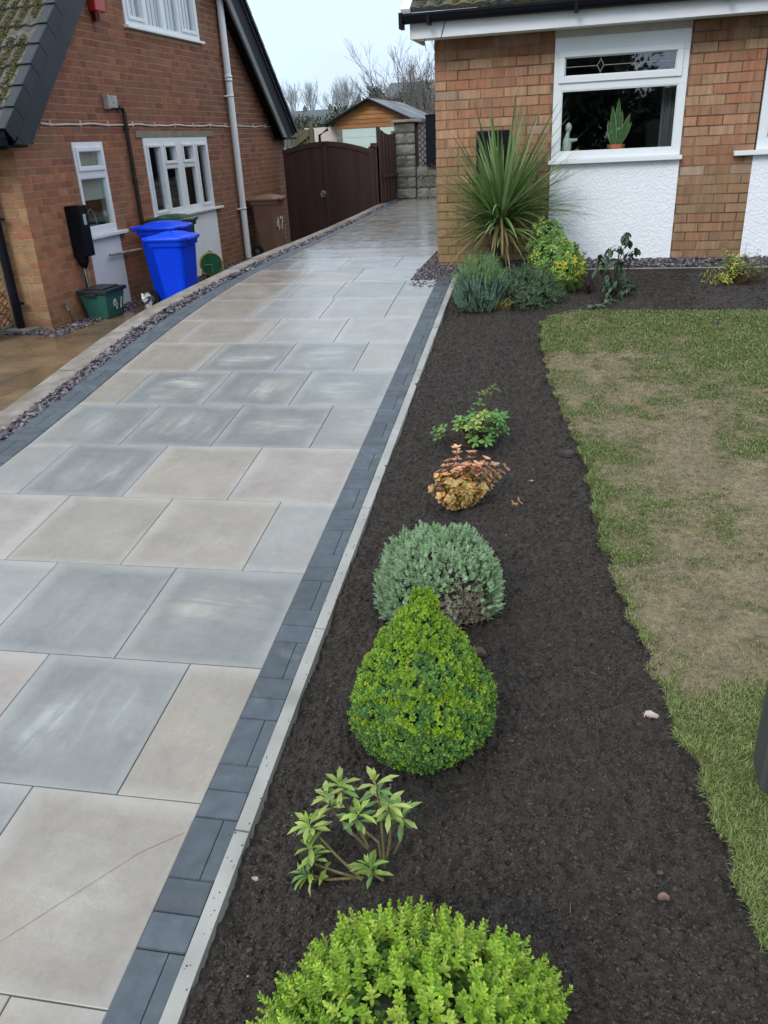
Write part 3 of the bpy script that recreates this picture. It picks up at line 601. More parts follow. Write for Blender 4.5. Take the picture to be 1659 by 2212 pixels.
def tiles(P, u0, u1, ncourse, s, slope, amp=.018, wave=.15, lift=.03):
    """P(u, v, n): v up the slope from the eaves, n along the roof normal"""
    a = Acc(); us = np.arange(u0, u1, .025); m_ = len(us)
    wv = amp*np.abs(np.sin(np.pi*us/wave))**1.5
    for c in range(ncourse):
        v0, v1 = c*s, (c+1)*s+.03; V = []; jit = np.repeat(rng.uniform(0,.012,m_//12+2),12)[:m_]; tint = np.repeat(rng.uniform(.75,1.2,m_//12+2),12)[:m_]
        for (v, nrm_) in ((v0, 0.-.0), (v0, lift), (v0+.01, lift+.004), ((v0+v1)/2, lift*.55), (v1, .004)):
            V += [P(u, v-jt, nrm_+w_*(1 if nrm_ else 0)) for u, w_, jt in zip(us, wv, jit)]
        F = [(r*m_+i, r*m_+i+1, (r+1)*m_+i+1, (r+1)*m_+i) for r in range(4) for i in range(m_-1)]
        a.add(V, F, np.tile(tint[:,None]*np.ones(3), (5,1)))
    return a
cs_, sn_ = math.cos(math.radians(32)), math.sin(math.radians(32))
a = tiles(lambda u, v, n: (u, 7.94+v*cs_-n*sn_, 1.0+v*sn_+n*cs_), -1.6, 6.2, 16, .3, 0)
a.build('roof', rooftile, RH)
n = 9000; U_ = -1.6+5*rng.random(n)**1.1; V_ = .9*rng.random(n)**1.5; k = vnoise(np.stack([U_,V_],-1), 2.6, 8, 3)+.25*np.exp(-V_*2) > .52; U_, V_ = U_[k], V_[k]; moss('moss', np.stack([U_, 7.95+V_*cs_-.03*sn_, 1.0+V_*sn_+.035*cs_+.012*rng.random(len(U_))],-1), RH, (.010,.024))
a = Acc(); a.beam((-1.63,7.9,1.0),(-1.63,7.9+4.8*cs_,1.0+4.8*sn_),.06,.08,(1,0,0)); a.build('verge', upvc_d, RH)
a = Acc(); a.box(-1.45, 6, 12.0, 12.1, -1.2, 3.4); a.build('rear_wall', mortarR, RH)
# ---- left hand house
LH = thing('brick_house', 'dark red brick gable end of the neighbouring house with mossy tiled roof and white windows', 'house', (-6.05, 8.22, -1.83))
opL = [(9.31,9.99,-2.,.165),(11.03,13.11,-2.,.20),(11.07,13.33,1.50,2.7)]
zb = -1.87; SL = .95
def gr(h):
    if h < .15: return (8.22, 16.75)
    return (8.22+(h+.02)/SL, 16.75-(h+.02)/SL)
def colL(a, h):
    c = np.array([(.33,.128,.072),(.30,.118,.068),(.36,.145,.083),(.27,.10,.06),(.34,.14,.085),(.29,.135,.085),(.38,.16,.085)][rng.integers(7)])
    nearc = np.clip((11-a)/2.6, 0, 1)*np.clip((.4-h)/1.2, 0, 1); c = c*(1+.35*nearc)*np.array((1,1+.12*nearc,1))
    low = np.clip((-1.45-h)/.4, 0, 1)*(.4+.6*rng.random()); c = c*(1-low)+np.array((.25,.165,.075))*low
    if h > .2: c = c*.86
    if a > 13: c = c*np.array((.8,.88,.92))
    return c*rng.uniform(.88,1.1)
def colF(a, h):
    c = np.array([(.40,.22,.12),(.44,.26,.13),(.36,.20,.11),(.42,.28,.14),(.36,.15,.08)][rng.integers(5)]); return c*rng.uniform(.85,1.12)
a = Acc(); panel_around(a, PL, 8.22, 16.75, -2.1, .15, opL, -.14, 0, 1)
h = .15
while h < 4.3:
    x0, x1 = gr(h+.2)
    if x1-x0 > .1: panel_around(a, PL, x0, x1, h, h+.15, [o for o in opL if o[2] < h+.15 and o[3] > h], -.14, 0, 1)
    h += .15
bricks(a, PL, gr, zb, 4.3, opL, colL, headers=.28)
bricks(a, PF, lambda h: (-10., -6.045), zb, .12, [], colF, headers=.1); a.mbox(PF, -10., -6.18, -2.1, .15, -.14, 0, (1,1,1), 1)
wallL = a.build('wall', [brickl, mortarL], LH)
a = Acc(); a.mbox(PL, 9.28, 10.02, -1.86, -.93, -.05, .012); a.build('render_panel', smooth_r, LH)
a = Acc(); a.mbox(PL, 10.98, 13.13, -1.86, -.88, -.05, .012); a.build('render_panel', smooth_r, LH)
a = Acc(); a.mbox(PL, 10.86, 13.36, .203, .285, -.05, .022); a.build('lintel', lintelm, LH)
f1 = win_frame(PL, 9.315, 9.985, -.90, .163, [(9.40,9.90,-.115,.06,.045),(9.36,9.93,-.81,-.245,0)], LH, sill=(9.22,10.16,-.945,-.903))
f2 = win_frame(PL, 11.035, 13.105, -.85, .20, [(11.13,11.48,-.77,.08,.03),(11.63,11.96,-.12,.08,.03),(11.61,11.99,-.77,-.21,.0),(12.21,12.53,-.12,.08,.03),(12.19,12.57,-.77,-.21,.0),(12.68,13.0,-.77,.08,.03)], LH, sill=(10.98,13.33,-.885,-.853))
f3 = win_frame(PL, 11.08, 13.32, 1.545, 2.7, [(11.19,11.56,1.66,2.6,.04),(11.70,12.13,1.60,2.6,0),(12.24,12.64,1.60,2.6,0),(12.75,13.2,1.66,2.6,.04)], LH, sill=(11.03,13.38,1.51,1.543))
clothm = mat('blind_cloth', (.42,.45,.41), (.37,.40,.36), rough=.9, scale=3); netm = mat('net_curtain', (.80,.70,.73), (.72,.66,.70), rough=.95, scale=2, stretch=(1,8,1))
a = Acc(); a.mbox(PL, 9.33, 9.97, -.50, .13, -.065, -.06); a.build('blind', clothm, f1)
a = Acc()
for i in range(60):
    q = 11.1+i*.037; a.mbox(PL, q, q+.034, 1.55, 2.7, -.06-.008*(i % 3), -.052-.008*(i % 3))
a.build('net_curtain', netm, f3)
room(PL, 9.1, 10.3, -1.7, .3, 1.8, LH); room(PL, 10.7, 13.4, -1.7, .3, 2.5, LH)
# roof, verge units, barge boards
cS, sS = 1/math.hypot(1,SL), SL/math.hypot(1,SL)
a = tiles(lambda u, v, n: (u, 7.86+v*cS-n*sS, .27+v*sS+n*cS), -13., -5.86, 21, .30, 0); rf = a.build('roof', rooftile, LH)
rf['label'] = 'grey tiled roof slope covered in brown and olive moss'
n = 42000; U_ = -5.9-3.2*rng.random(n); V_ = 3.6*rng.random(n); fr_ = (V_ % .30)/.30
k = vnoise(np.stack([U_,V_],-1), 2.2, 18, 4)+.10*(1-fr_)+.06*rng.random(n) > .53; U_, V_, fr_ = U_[k], V_[k], fr_[k]
nn_ = .030*(1-fr_)+.010*rng.random(len(U_))+.014*np.abs(np.sin(np.pi*(U_+13.)/.15))
moss('moss', np.stack([U_, 7.86+V_*cS-nn_*sS, .27+V_*sS+nn_*cS],-1), LH, (.008,.022))
a = Acc(); a.beam((-5.86,16.85,.27),(-5.86,12.35,.27+4.5*SL),.03,.03); a.quad8([(-13,16.85,.2),(-5.83,16.85,.2),(-5.83,12.35,.2+4.5*SL),(-13,12.35,.2+4.5*SL),(-13,16.9,.29),(-5.83,16.9,.29),(-5.83,12.35,.30+4.5*SL),(-13,12.35,.30+4.5*SL)])
for k in range(19):
    y = 16.92-k*.235; z = .285+k*.235*SL; y2, z2 = y-.228, z+.228*SL-.016; a.quad8([(-6.6,y,z-.05),(-5.79,y,z-.05),(-5.79,y2,z2-.05),(-6.6,y2,z2-.05),(-6.6,y,z+.022),(-5.79,y,z+.022),(-5.79,y2,z2+.022),(-6.6,y2,z2+.022)])
a.build('rear_roof', darkgrey, LH)
a = Acc()
for k in range(20):
    v0, v1 = k*.30-.02, (k+1)*.30-.025; P_ = lambda v, n: (7.86+v*cS-n*sS, .27+v*sS+n*cS)
    for (xa, xb, na0, na1, nb0, nb1) in ((-5.90,-5.79,.045,.062,.03,.047),(-5.795,-5.78,-.11,.060,-.11,.045)):
        q = [(xa,*P_(v0,na0)),(xb,*P_(v0,na0)),(xb,*P_(v1,nb0)),(xa,*P_(v1,nb0)),(xa,*P_(v0,na1)),(xb,*P_(v0,na1)),(xb,*P_(v1,nb1)),(xa,*P_(v1,nb1))]; a.quad8(q)
a.build('verge_cap', darkgrey, LH, bevel=.004)
a = Acc()
a.quad8([(-6.04,8.12,.15),(-5.80,8.12,.15),(-5.80,12.35,.15+4.23*SL),(-6.04,12.35,.15+4.23*SL),(-6.04,7.92,.27),(-5.80,7.92,.27),(-5.80,12.35,.27+4.43*SL),(-6.04,12.35,.27+4.43*SL)])
a.quad8([(-5.84,8.22,.145),(-5.803,8.22,.145),(-5.803,12.35,.145+4.13*SL),(-5.84,12.35,.145+4.13*SL),(-5.84,7.95,.15),(-5.803,7.95,.15),(-5.803,12.35,.15+4.4*SL),(-5.84,12.35,.15+4.4*SL)])
a.quad8([(-6.04,8.22,.145),(-5.84,8.22,.145),(-5.84,12.35,.145+4.13*SL),(-6.04,12.35,.145+4.13*SL),(-6.04,8.20,.16),(-5.84,8.20,.16),(-5.84,12.35,.165+4.13*SL),(-6.04,12.35,.165+4.13*SL)])
a.build('bargeboard', darkgrey, LH)
greyb = mat('grey_board', (.15,.155,.16), (.11,.115,.12), rough=.5, scale=3)
a = Acc()
a.quad8([(-5.84,16.13,.16),(-5.80,16.13,.16),(-5.80,12.35,.16+3.78*SL),(-5.84,12.35,.16+3.78*SL),(-5.84,16.32,.16),(-5.80,16.32,.16),(-5.80,12.35,.16+3.97*SL),(-5.84,12.35,.16+3.97*SL)])
a.build('bargeboard', greyb, LH)
a = Acc(); a.quad8([(-6.04,16.32,.12),(-5.85,16.32,.12),(-5.85,12.35,.12+3.97*SL),(-6.04,12.35,.12+3.97*SL),(-6.04,16.85,.20),(-5.85,16.85,.20),(-5.85,12.35,.20+4.5*SL),(-6.04,12.35,.20+4.5*SL)]); a.box(-6.04,-5.81,16.2,16.9,.12,.16); a.build('soffit', blackp, LH)
a = Acc(); a.box(-13,-5.82,7.72,7.84,.14,.22); a.box(-13,-5.82,7.84,7.86,.10,.28); a.box(-13,-5.85,7.86,8.22,.12,.14); a.build('gutter', blackp, LH)
a = Acc(); xp, yp = -6.405, 8.14
a.tube([(xp,7.8,.14),(xp,7.85,.0),(xp,yp,-.15),(xp,yp,-1.86)], .046, 12)
for z in (-.6,-1.52): a.lathe([(.05,z),(.054,z),(.054,z+.03),(.05,z+.03)], xp, yp); a.box(xp-.01,xp+.10,yp-.02,yp+.02,z,z+.025)
a.build('downpipe', blackp, LH, smooth=False)
a = Acc(); a.tube([(-5.97,14.12,-1.86),(-5.97,14.12,4.0)], .055, 16)
for z in (1.03,1.08,3.2): a.lathe([(.056,z),(.066,z),(.066,z+.04),(.056,z+.04)], -5.97, 14.12)
for z in (.80,-.98): a.lathe([(.056,z),(.062,z),(.062,z+.03),(.056,z+.03)], -5.97, 14.12); a.box(-6.05,-5.99,14.0,14.1,z,z+.02)
a.build('soil_pipe', upvc, LH, smooth=True)
pt = [(10.47,.56),(10.55,.56),(10.60,.50),(10.60,.36),(10.60,-1.4)]
a = Acc(); a.tube([PL(p, q, .045) for p, q in pt], .028, 10); a.tube([PL(10.48,.56,.045),PL(10.48,.56,-.01)], .03, 10)
for h_ in (.30,-.35): a.tube([PL(10.6,h_,.045),PL(10.6,h_+.05,.045)], .036, 10)
a.tube([PL(10.66,.33,.02),PL(10.66,-1.2,.02)], .008, 6); a.build('waste_pipe', mat('old_brown_pipe', (.022,.014,.012), (.03,.018,.015), rough=.6, scale=9), LH)
a = Acc(); a.tube([PL(9.62,-1.16,.06),PL(9.63,-1.17,.06),PL(10.45,-1.20,.04)], .017, 8, (1,1,1)); a.build('overflow_pipe', mat('pale_pipe', (.45,.44,.40), (.25,.24,.22), rough=.6), LH)
a = Acc(); pts = [PL(q, .358+.006*math.sin(q*5.3)+.004*math.sin(q*11), .016) for q in np.arange(8.78,16.62,.1)]
a.tube(pts, .011, 6)
for q in np.arange(8.95,16.6,.62): a.mbox(PL, q, q+.008, .335, .40, .008, .03)
a.build('cable', mat('pale_pink_cable', (.70,.62,.58), rough=.5), LH)
# things fixed to the walls
a = Acc(); a.mbox(PL, 10.20,10.43,.55,.69,.008,.075); a.mbox(PL, 10.185,10.235,.535,.70,.008,.085,(.9,.9,.9)); a.mbox(PL,10.31,10.34,.60,.63,.075,.09)
o = a.build('junction_box', mat('weathered_box', (.42,.42,.40), (.28,.28,.27), rough=.6, scale=20), bevel=.008); tag(o, 'weathered grey junction box high on the dark brick gable wall', 'junction box')
AB = thing('alarm_box', 'red alarm box on the gable wall beside the roof edge', 'alarm box', PL(10.3,1.5,0))
redm = mat('red_plastic', (.45,.035,.025), (.30,.02,.018), rough=.35, scale=5)
a = Acc(); a.mbox(PL, 10.22,10.46,1.60,2.0,.008,.11); a.build('housing', redm, AB, bevel=.015)
a = Acc(); a.tube([PL(10.30,1.50,.055),PL(10.30,1.62,.055)], [.05,.06], 14); a.build('strobe', mat('dark_red_lens', (.12,.008,.008), rough=.2), AB)
def charger(P, a0, a1, h0, h1, d, label, strip):
    t = thing('charger_box', label, 'charger box', P((a0+a1)/2, h0, 0))
    a = Acc(); a.mbox(P, a0, a1, h0, h1, .008, d); a.build('housing', blackp, t, bevel=.012)
    s = strip; a = Acc(); a.mbox(P, s[0], s[1], s[2], s[3], d, d+.002, (1,1,1)); 
    st = a.build('sticker', mat('pale_sticker', (.45,.50,.50), (.30,.34,.34), rough=.6, scale=60, contrast=(.45,.55)), t)
    return t
ch = charger(PL, 8.91, 9.09, -1.10, -.52, .2, 'black charger box with grey sticker and dangling leads on the brick gable', (8.97,9.03,-.74,-.62))
a = Acc(); P_ = PL; a.tube([P_(8.97,-1.08,.09),P_(8.97,-1.17,.09),P_(8.98,-1.24,.08)], [.075,.065,.03], 12); a.build('plug_holster', blackp, ch)
a = Acc(); a.tube([P_(8.98,-1.22,.08),P_(9.0,-1.5,.05),P_(9.04,-1.82,.06)], .014, 8); a.build('cable', blackp, ch)
lead = mat('pale_lead', (.42,.42,.40), (.25,.25,.24), rough=.5)
for k, (o1, o2) in enumerate(((.0,.02),(-.03,.09),(.03,-.02))):
    a = Acc(); a.tube([P_(8.98+o1,-1.20,.09),P_(8.95+o1+.02*k,-1.32,.10),P_(9.0+o1*.5,-1.5,.08),P_(9.02+o2,-1.72,.09),P_(9.0+o2,-1.82,.10)], .0055, 6); a.build('lead', lead, ch)
cr_ = charger(PR, -1.05, -.75, -.38, .045, .12, 'black charger box with grey sticker on the orange brick pier behind the spiky palm', (-.91,-.85,-.20,-.10))
a = Acc(); a.tube([PR(-.9,-.37,.06),PR(-.89,-.8,.03),PR(-.85,-1.12,.03)], .012, 8); a.build('cable', blackp, cr_)
TP = thing('outdoor_tap', 'small outdoor tap with short pipe low on the ochre brick corner', 'tap', PL(8.52,-1.83,0))
a = Acc(); a.tube([PL(8.5,-1.60,.0),PL(8.5,-1.60,.06),PL(8.5,-1.66,.07)], .014, 8); a.mbox(PL, 8.46,8.54,-1.575,-1.56,.03,.06); a.build('spout', steelm, TP)
a = Acc(); a.tube([PL(8.5,-1.66,.07),PL(8.53,-1.74,.07),PL(8.57,-1.83,.06)], .013, 8); a.build('hose_stub', mat('old_hose', (.12,.11,.07), rough=.7), TP)
# ================================================================== BINS
bluem = mat('blue_bin_plastic', (.001,.062,.88), (.001,.050,.76), spec=.15, rough=.5, scale=3, bump=.06, bscale=300)
bluel = mat('blue_lid_plastic', (.003,.075,.88), (.003,.055,.74), spec=.35, rough=.35, scale=4)
brownm = mat('brown_bin_plastic', (.24,.13,.088), (.20,.105,.072), rough=.5, scale=4, col3=(.10,.07,.05), scale3=6, contrast3=(.6,.8))
greenm = mat('green_box_plastic', (.025,.15,.115), (.03,.11,.09), rough=.45, scale=6, col3=(.11,.16,.14), scale3=7, contrast3=(.55,.8))
darkgreen = mat('dark_green_lid', (.02,.075,.03), (.012,.05,.02), rough=.25, scale=5)
rubber = mat('rubber', (.012,.012,.012), rough=.7); hubm = mat('wheel_hub', (.12,.12,.12), rough=.5)
numm = mat('white_number', (.75,.75,.72), (.55,.55,.53), rough=.6, scale=40)
def digits47(x, y0, zc, hgt, parent, pitch=0, name='number'):
    """the digits 4 and 7 in strokes on a face that looks towards +X; reading direction is +Y"""
    a = Acc(); t = hgt*.17; w_ = hgt*.62
    def bar(p, q): a.beam((x, p[0], p[1]), (x, q[0], q[1]), t, .003, (1,0,0))
    ya = y0; b, m_, tp = zc-hgt/2, zc-hgt*.12, zc+hgt/2
    bar((ya+w_*.75, b),(ya+w_*.75, tp)); bar((ya+w_*.75, tp),(ya, m_)); bar((ya-t*.3, m_),(ya+w_*1.1, m_))
    yb = ya+w_*1.35; bar((yb, tp-t/2),(yb+w_, tp-t/2)); bar((yb+w_, tp-t/2),(yb+w_*.35, b))
    return a.build(name, numm, parent)
def wheelie(label, x0, x1, y0, y1, zb, zt, body, lid, group=None, number=None):
    """front looks to +X, wheels on the -X side"""
    t = thing('wheelie_bin', label, 'wheelie bin', ((x0+x1)/2, (y0+y1)/2, zb), group)
    w_, d_ = x1-x0, y1-y0; hb = zt-.10; a = Acc()
    def ring(z, ins, r=.05, ix=0):
        X0, X1, Y0, Y1 = x0+ins*1.2+ix, x1-ins, y0+ins, y1-ins; pts = []
        for cx_, cy_, t0 in ((X1-r,Y0+r,-90),(X1-r,Y1-r,0),(X0+r,Y1-r,90),(X0+r,Y0+r,180)):
            for k in range(5): q = math.radians(t0+k*22.5); pts.append((cx_+r*math.cos(q), cy_+r*math.sin(q), z))
        return pts
    prof = [(zb+.03,.085,.04),(zb+.06,.08,.05),(zb+.35,.055,.05),(hb-.06,.022,.05),(hb-.058,.0,.05),(hb,-.005,.05)]
    V = []; F = []
    for z, ins, r in prof: V += ring(z, ins, r)
    for i in range(len(prof)-1):
        for k in range(20): F.append((i*20+k, i*20+(k+1)%20, (i+1)*20+(k+1)%20, (i+1)*20+k))
    a.add(V, F); a.add(ring(zb+.03,.085,.04), [tuple(range(20))]) if False else None
    a.build('body', body, t, smooth=False)
    a = Acc(); prof = [(hb+.002,-.02,.05),(hb+.012,-.03,.06),(hb+.035,-.03,.06),(hb+.05,-.015,.07),(hb+.062,.05,.08),(hb+.085,.09,.08),(hb+.094,.16,.06)]; V = []; F = []
    for z, ins, r in prof: V += ring(z, ins, r)
    for i in range(len(prof)-1):
        for k in range(20): F.append((i*20+k, i*20+(k+1)%20, (i+1)*20+(k+1)%20, (i+1)*20+k))
    a.add(V, F); c = len(prof)*20-20; a.add(V[c:]+[((x0+x1)/2,(y0+y1)/2,hb+.10)], [(k,(k+1)%20,20) for k in range(20)])
    a.box(x1+.02, x1+.05, (y0+y1)/2-.12, (y0+y1)/2+.12, hb+.0, hb+.03)
    a.build('lid', lid, t, smooth=True)
    a = Acc(); a.tube([(x0-.03,y0+.03,hb),(x0-.07,y0+.04,hb+.03),(x0-.07,y1-.04,hb+.03),(x0-.03,y1-.03,hb)], .016, 8); a.build('handle', body, t)
    for yy in (y0+.03, y1-.09):
        V = []; a = Acc(); P = [(x0+.06+.10*math.cos(q), yy, zb+.10+.10*math.sin(q)) for q in np.linspace(0, 2*math.pi, 20, endpoint=False)]; P2 = [(p[0], yy+.06, p[2]) for p in P]
        a.add(P+P2, [(k,(k+1)%20,20+(k+1)%20,20+k) for k in range(20)]); a.add(P+[(x0+.06,yy,zb+.10)], [(k,(k+1)%20,20) for k in range(20)]); a.add(P2+[(x0+.06,yy+.06,zb+.10)], [(k,(k+1)%20,20) for k in range(20)])
        wh = a.build('wheel', rubber, t); a = Acc()
        P = [(x0+.06+.045*math.cos(q), yy-.006, zb+.10+.045*math.sin(q)) for q in np.linspace(0, 2*math.pi, 16, endpoint=False)]; a.add(P+[(x0+.06,yy-.012,zb+.10)], [(k,(k+1)%16,16) for k in range(16)]); a.build('hub', hubm, wh)
    if number: digits47(x1-.026, number[0], number[1], number[2], t)
    return t
G_ = 'wheelie bins by the neighbouring wall'
wheelie('bright blue wheelie bin nearest the kerb, standing in front of the others', -4.97,-4.53,8.80,9.25,-1.83,-.835, bluem, bluel, G_)
wheelie('blue wheelie bin half hidden behind the nearest blue bin', -5.56,-5.02,9.60,10.1,-1.83,-.785, bluem, bluel, G_)
wheelie('wheelie bin with dark green lid behind the two blue bins', -5.84,-5.32,10.45,10.9,-1.83,-.765, darkgreen, darkgreen, G_)
wheelie('brown wheelie bin with white number 47 beside the white soil pipe', -5.93,-5.44,14.30,14.9,-1.83,-.77, brownm, brownm, G_, (14.40,-1.27,.22))
RB = thing('recycling_box', 'green plastic recycling box with black lid and number 47 against the brick wall', 'recycling box', (-5.78,9.0,-1.83))
x0, x1, y0, y1, z0, z1 = -5.99,-5.62,8.77,9.22,-1.83,-1.50
a = Acc(); i = .05
a.quad8([(x0+i,y0+i,z0),(x1-i,y0+i,z0),(x1-i,y1-i,z0),(x0+i,y1-i,z0),(x0,y0,z1),(x1,y0,z1),(x1,y1,z1),(x0,y1,z1)]); a.build('body', greenm, RB, bevel=.015)
a = Acc(); a.box(x0-.02,x1+.02,y0-.02,y1+.02,z1-.025,z1+.02); a.box(x0+.05,x1-.05,y0+.05,y1-.05,z1+.02,z1+.04); a.box(x0+.1,x0+.24,y0-.035,y0-.02,z1-.05,z1-.02); a.build('lid', darkgrey, RB, bevel=.012)
o = digits47(x1-.018, 8.93, -1.66, .15, RB)
# hose reel
HR = thing('hose_reel', 'green hose reel with yellow hose standing right of the blue bins', 'hose reel', (-5.72,12.,-1.83))
hosem = mat('yellow_hose', (.42,.30,.05), (.30,.30,.08), rough=.5); reelg = mat('green_reel', (.01,.15,.07), (.008,.10,.05), rough=.4)
def disc(a, c, r, th, ax, n=28, col=(1,1,1)):
    c = Vector(c); ax = Vector(ax).normalized(); u = ax.cross(Vector((0,0,1))).normalized(); v = ax.cross(u)
    P = [c+(u*math.cos(q)+v*math.sin(q))*r-ax*th/2 for q in np.linspace(0,2*math.pi,n,endpoint=False)]; P2 = [p+ax*th for p in P]
    a.add(P+P2, [(k,(k+1)%n,n+(k+1)%n,n+k) for k in range(n)]); a.add(P+[c-ax*th/2], [(k,(k+1)%n,n) for k in range(n)]); a.add(P2+[c+ax*th/2], [(k,(k+1)%n,n) for k in range(n)])
ax = (.5,-.86,0); a = Acc(); c0 = Vector((-5.72,12,-1.62)); A_ = Vector(ax).normalized()
disc(a, c0+A_*.07, .15, .015, ax); disc(a, c0-A_*.07, .15, .015, ax); a.build('drum', reelg, HR)
a = Acc(); u = A_.cross(Vector((0,0,1))).normalized()
for k in range(6): a.tube([c0+A_*(-.055+k*.022)+(u*math.cos(q)+Vector((0,0,1))*math.sin(q))*(.155+.012*(k % 2)) for q in np.linspace(0,2*math.pi,25)], .011, 6, cap=False)
a.tube([c0+Vector((0,0,.16)), c0+Vector((.12,.05,.1)), c0+Vector((.2,.02,-.1)), c0+Vector((.16,0,-.2))], .011, 6); a.tube([c0+A_*.09+u*.1, c0+A_*.1, c0+A_*.09+Vector((0,0,-.13))], .006, 5); a.build('hose', hosem, HR)
a = Acc(); a.tube([c0+u*.17+Vector((0,0,-.21)), c0+u*.08+Vector((0,0,.14)), c0+Vector((0,0,.2)), c0-u*.08+Vector((0,0,.14)), c0-u*.17+Vector((0,0,-.21))], .012, 6); a.build('handle', mat('orange_plastic', (.5,.16,.02), rough=.4), HR)
# crumpled bag, planter, trellis
a = Acc(); n = 14; V = []
for i in range(n):
    for j in range(8):
        q = 2*math.pi*j/8; r = .05+.03*rng.random(); V.append((-5.03+r*math.cos(q)*.7, 8.70+r*math.sin(q), -1.83+.33*i/(n-1)+.01*rng.normal()))
a.add(V, [(i*8+j, i*8+(j+1)%8, (i+1)*8+(j+1)%8, (i+1)*8+j) for i in range(n-1) for j in range(8)]); o = a.build('plastic_bag', mat('white_bag', (.65,.66,.62), (.10,.11,.10), rough=.5, scale=14, contrast=(.45,.55))); tag(o, 'crumpled white and black plastic bag at the foot of the nearest blue bin', 'bag')
PLn = thing('planter', 'smooth grey round planter at the left edge in front of the trellis', 'planter', (-6.55,7.62,-1.83))
a = Acc(); a.lathe([(.17,-1.83),(.22,-1.72),(.255,-1.55),(.25,-1.38),(.235,-1.33),(.215,-1.33),(.21,-1.40)], -6.55, 7.62, 32); a.build('pot', mat('grey_planter', (.14,.155,.17), (.11,.12,.135), rough=.55), PLn, smooth=True)
a = Acc(); a.lathe([(.212,-1.40),(.001,-1.38)], -6.55, 7.62, 24); a.build('soil', soilm, PLn)
a = Acc(); 
for k in range(-6, 9):
    for s in (1,-1):
        p = Vector((-7.3+k*.14, 8.185 - (.008 if s > 0 else 0), -1.84)); q = p+Vector((s*.9, 0, .9))
        t0 = 0; xs0, xs1 = -7.4, -6.52
        pts = [p+(q-p)*t for t in np.linspace(0,1,46)]; pts = [v for v in pts if xs0 < v.x < xs1]
        if len(pts) > 1: a.beam(pts[0], pts[-1], .008, .022, (0,1,0))
a.box(-7.42,-7.39,8.17,8.195,-1.84,-.93); a.box(-6.53,-6.50,8.17,8.195,-1.84,-.93)
o = a.build('trellis', mat('tan_trellis', (.20,.13,.07), (.13,.085,.045), rough=.8)); tag(o, 'tan diamond trellis on the front wall left of the black downpipe', 'trellis')
a = Acc(); a.box(-6.6,-6.2,7.98,8.22,-1.84,-1.79); a.box(-6.58,-6.54,8.0,8.2,-1.8,-1.765); a.box(-6.6,-7.4,7.98,8.2,-1.86,-1.80); tag(a.build('gully_surround', concrete), 'small concrete surround at the foot of the black downpipe', 'drain')
# ================================================================== GATE, FENCE, PILLAR
gatem = mat('dark_brown_paint', (.066,.029,.025), (.050,.022,.019), rough=.55, scale=5, stretch=(1,1,.25), bump=.2, bscale=40, col3=(.10,.045,.025), scale3=1.8, contrast3=(.66,.8), attr=True)
GT = thing('double_gate', 'dark brown double gate with arched top between the brick house and the fence', 'gate', (-5.06,16.4,-1.83))
def arch(x): t = (x+5.95)/1.765; return -.11+.20*math.sin(math.pi*(.08+.84*t))*1.0 - .04*t - .03
def leaf_gate(xa, xb):
    a = Acc(); x = xa
    while x < xb-.01:
        x2 = min(x+.11, xb); z0_, z1_ = arch(x), arch(x2); g = .0008
        a.quad8([(x+g,16.38,-1.80),(x2-g,16.38,-1.80),(x2-g,16.42,-1.80),(x+g,16.42,-1.80),(x+g,16.38,z0_),(x2-g,16.38,z1_),(x2-g,16.42,z1_),(x+g,16.42,z0_)], np.ones(3)*rng.uniform(.85,1.12)); x = x2
    lf = a.build('gate_leaf', gatem, GT)
    a = Acc(); X = np.linspace(xa, xb, 12)
    for i in range(11): a.beam((X[i],16.395,arch(X[i])-.03),(X[i+1],16.395,arch(X[i+1])-.03),.075,.085,(0,0,1))
    a.build('top_rail', gatem, lf)
leaf_gate(-5.95,-5.075); leaf_gate(-5.055,-4.185)
a = Acc(); a.box(-5.115,-5.02,16.355,16.378,-1.8,.02); a.box(-5.135,-5.0,16.33,16.45,.02,.055); a.build('meeting_post', gatem, GT)
a = Acc(); disc(a, (-5.16,16.36,-.87), .045, .02, (0,1,0)); a.tube([(-5.16+.05*math.sin(q),16.345,-.87-.03+.05*math.cos(q)) for q in np.linspace(0,2*math.pi,16)], .008, 6, cap=False); a.build('ring_handle', steelm, GT)
a = Acc(); a.box(-4.18,-4.08,16.33,16.43,-1.83,-.08); a.box(-4.10,-3.985,16.36,16.42,-1.83,-.06); a.box(-4.14,-4.0,16.33,16.43,-.10,-.02); a.build('gate_post', gatem, GT)
FN = thing('fence_panel', 'dark brown closeboard fence panel between the gate and the grey block pillar', 'fence', (-3.95,16.9,-1.1))
a = Acc()
for k in range(9):
    t0, t1 = k/9, (k+1)/9; q = lambda t: (-3.985+.075*t, 16.44+.92*t); zt_ = lambda t: .22-.07*t-.06*math.sin(math.pi*t)
    (xa, ya), (xb, yb) = q(t0), q(t1-.01); j = .012*(k % 2)
    a.quad8([(xa+j,ya,-1.83),(xa+.02+j,ya,-1.83),(xb+.02+j,yb,-1.83),(xb+j,yb,-1.83),(xa+j,ya,zt_(t0)),(xa+.02+j,ya,zt_(t0)),(xb+.02+j,yb,zt_(t1)),(xb+j,yb,zt_(t1))], np.ones(3)*rng.uniform(.9,1.4))
a.build('boards', gatem, FN)
a = Acc(); a.beam((-3.94,16.44,-.62),(-3.865,17.36,-.62),.05,.06); a.build('rail', gatem, FN)
a = Acc(); a.box(-4.02,-3.96,16.36,16.44,-1.83,.26); a.build('post', gatem, FN)
a = Acc(); a.box(-3.96,-3.905,17.36,17.46,-1.83,.18); tag(a.build('concrete_post', concrete), 'slim pale concrete post between brown fence and block pillar', 'post')
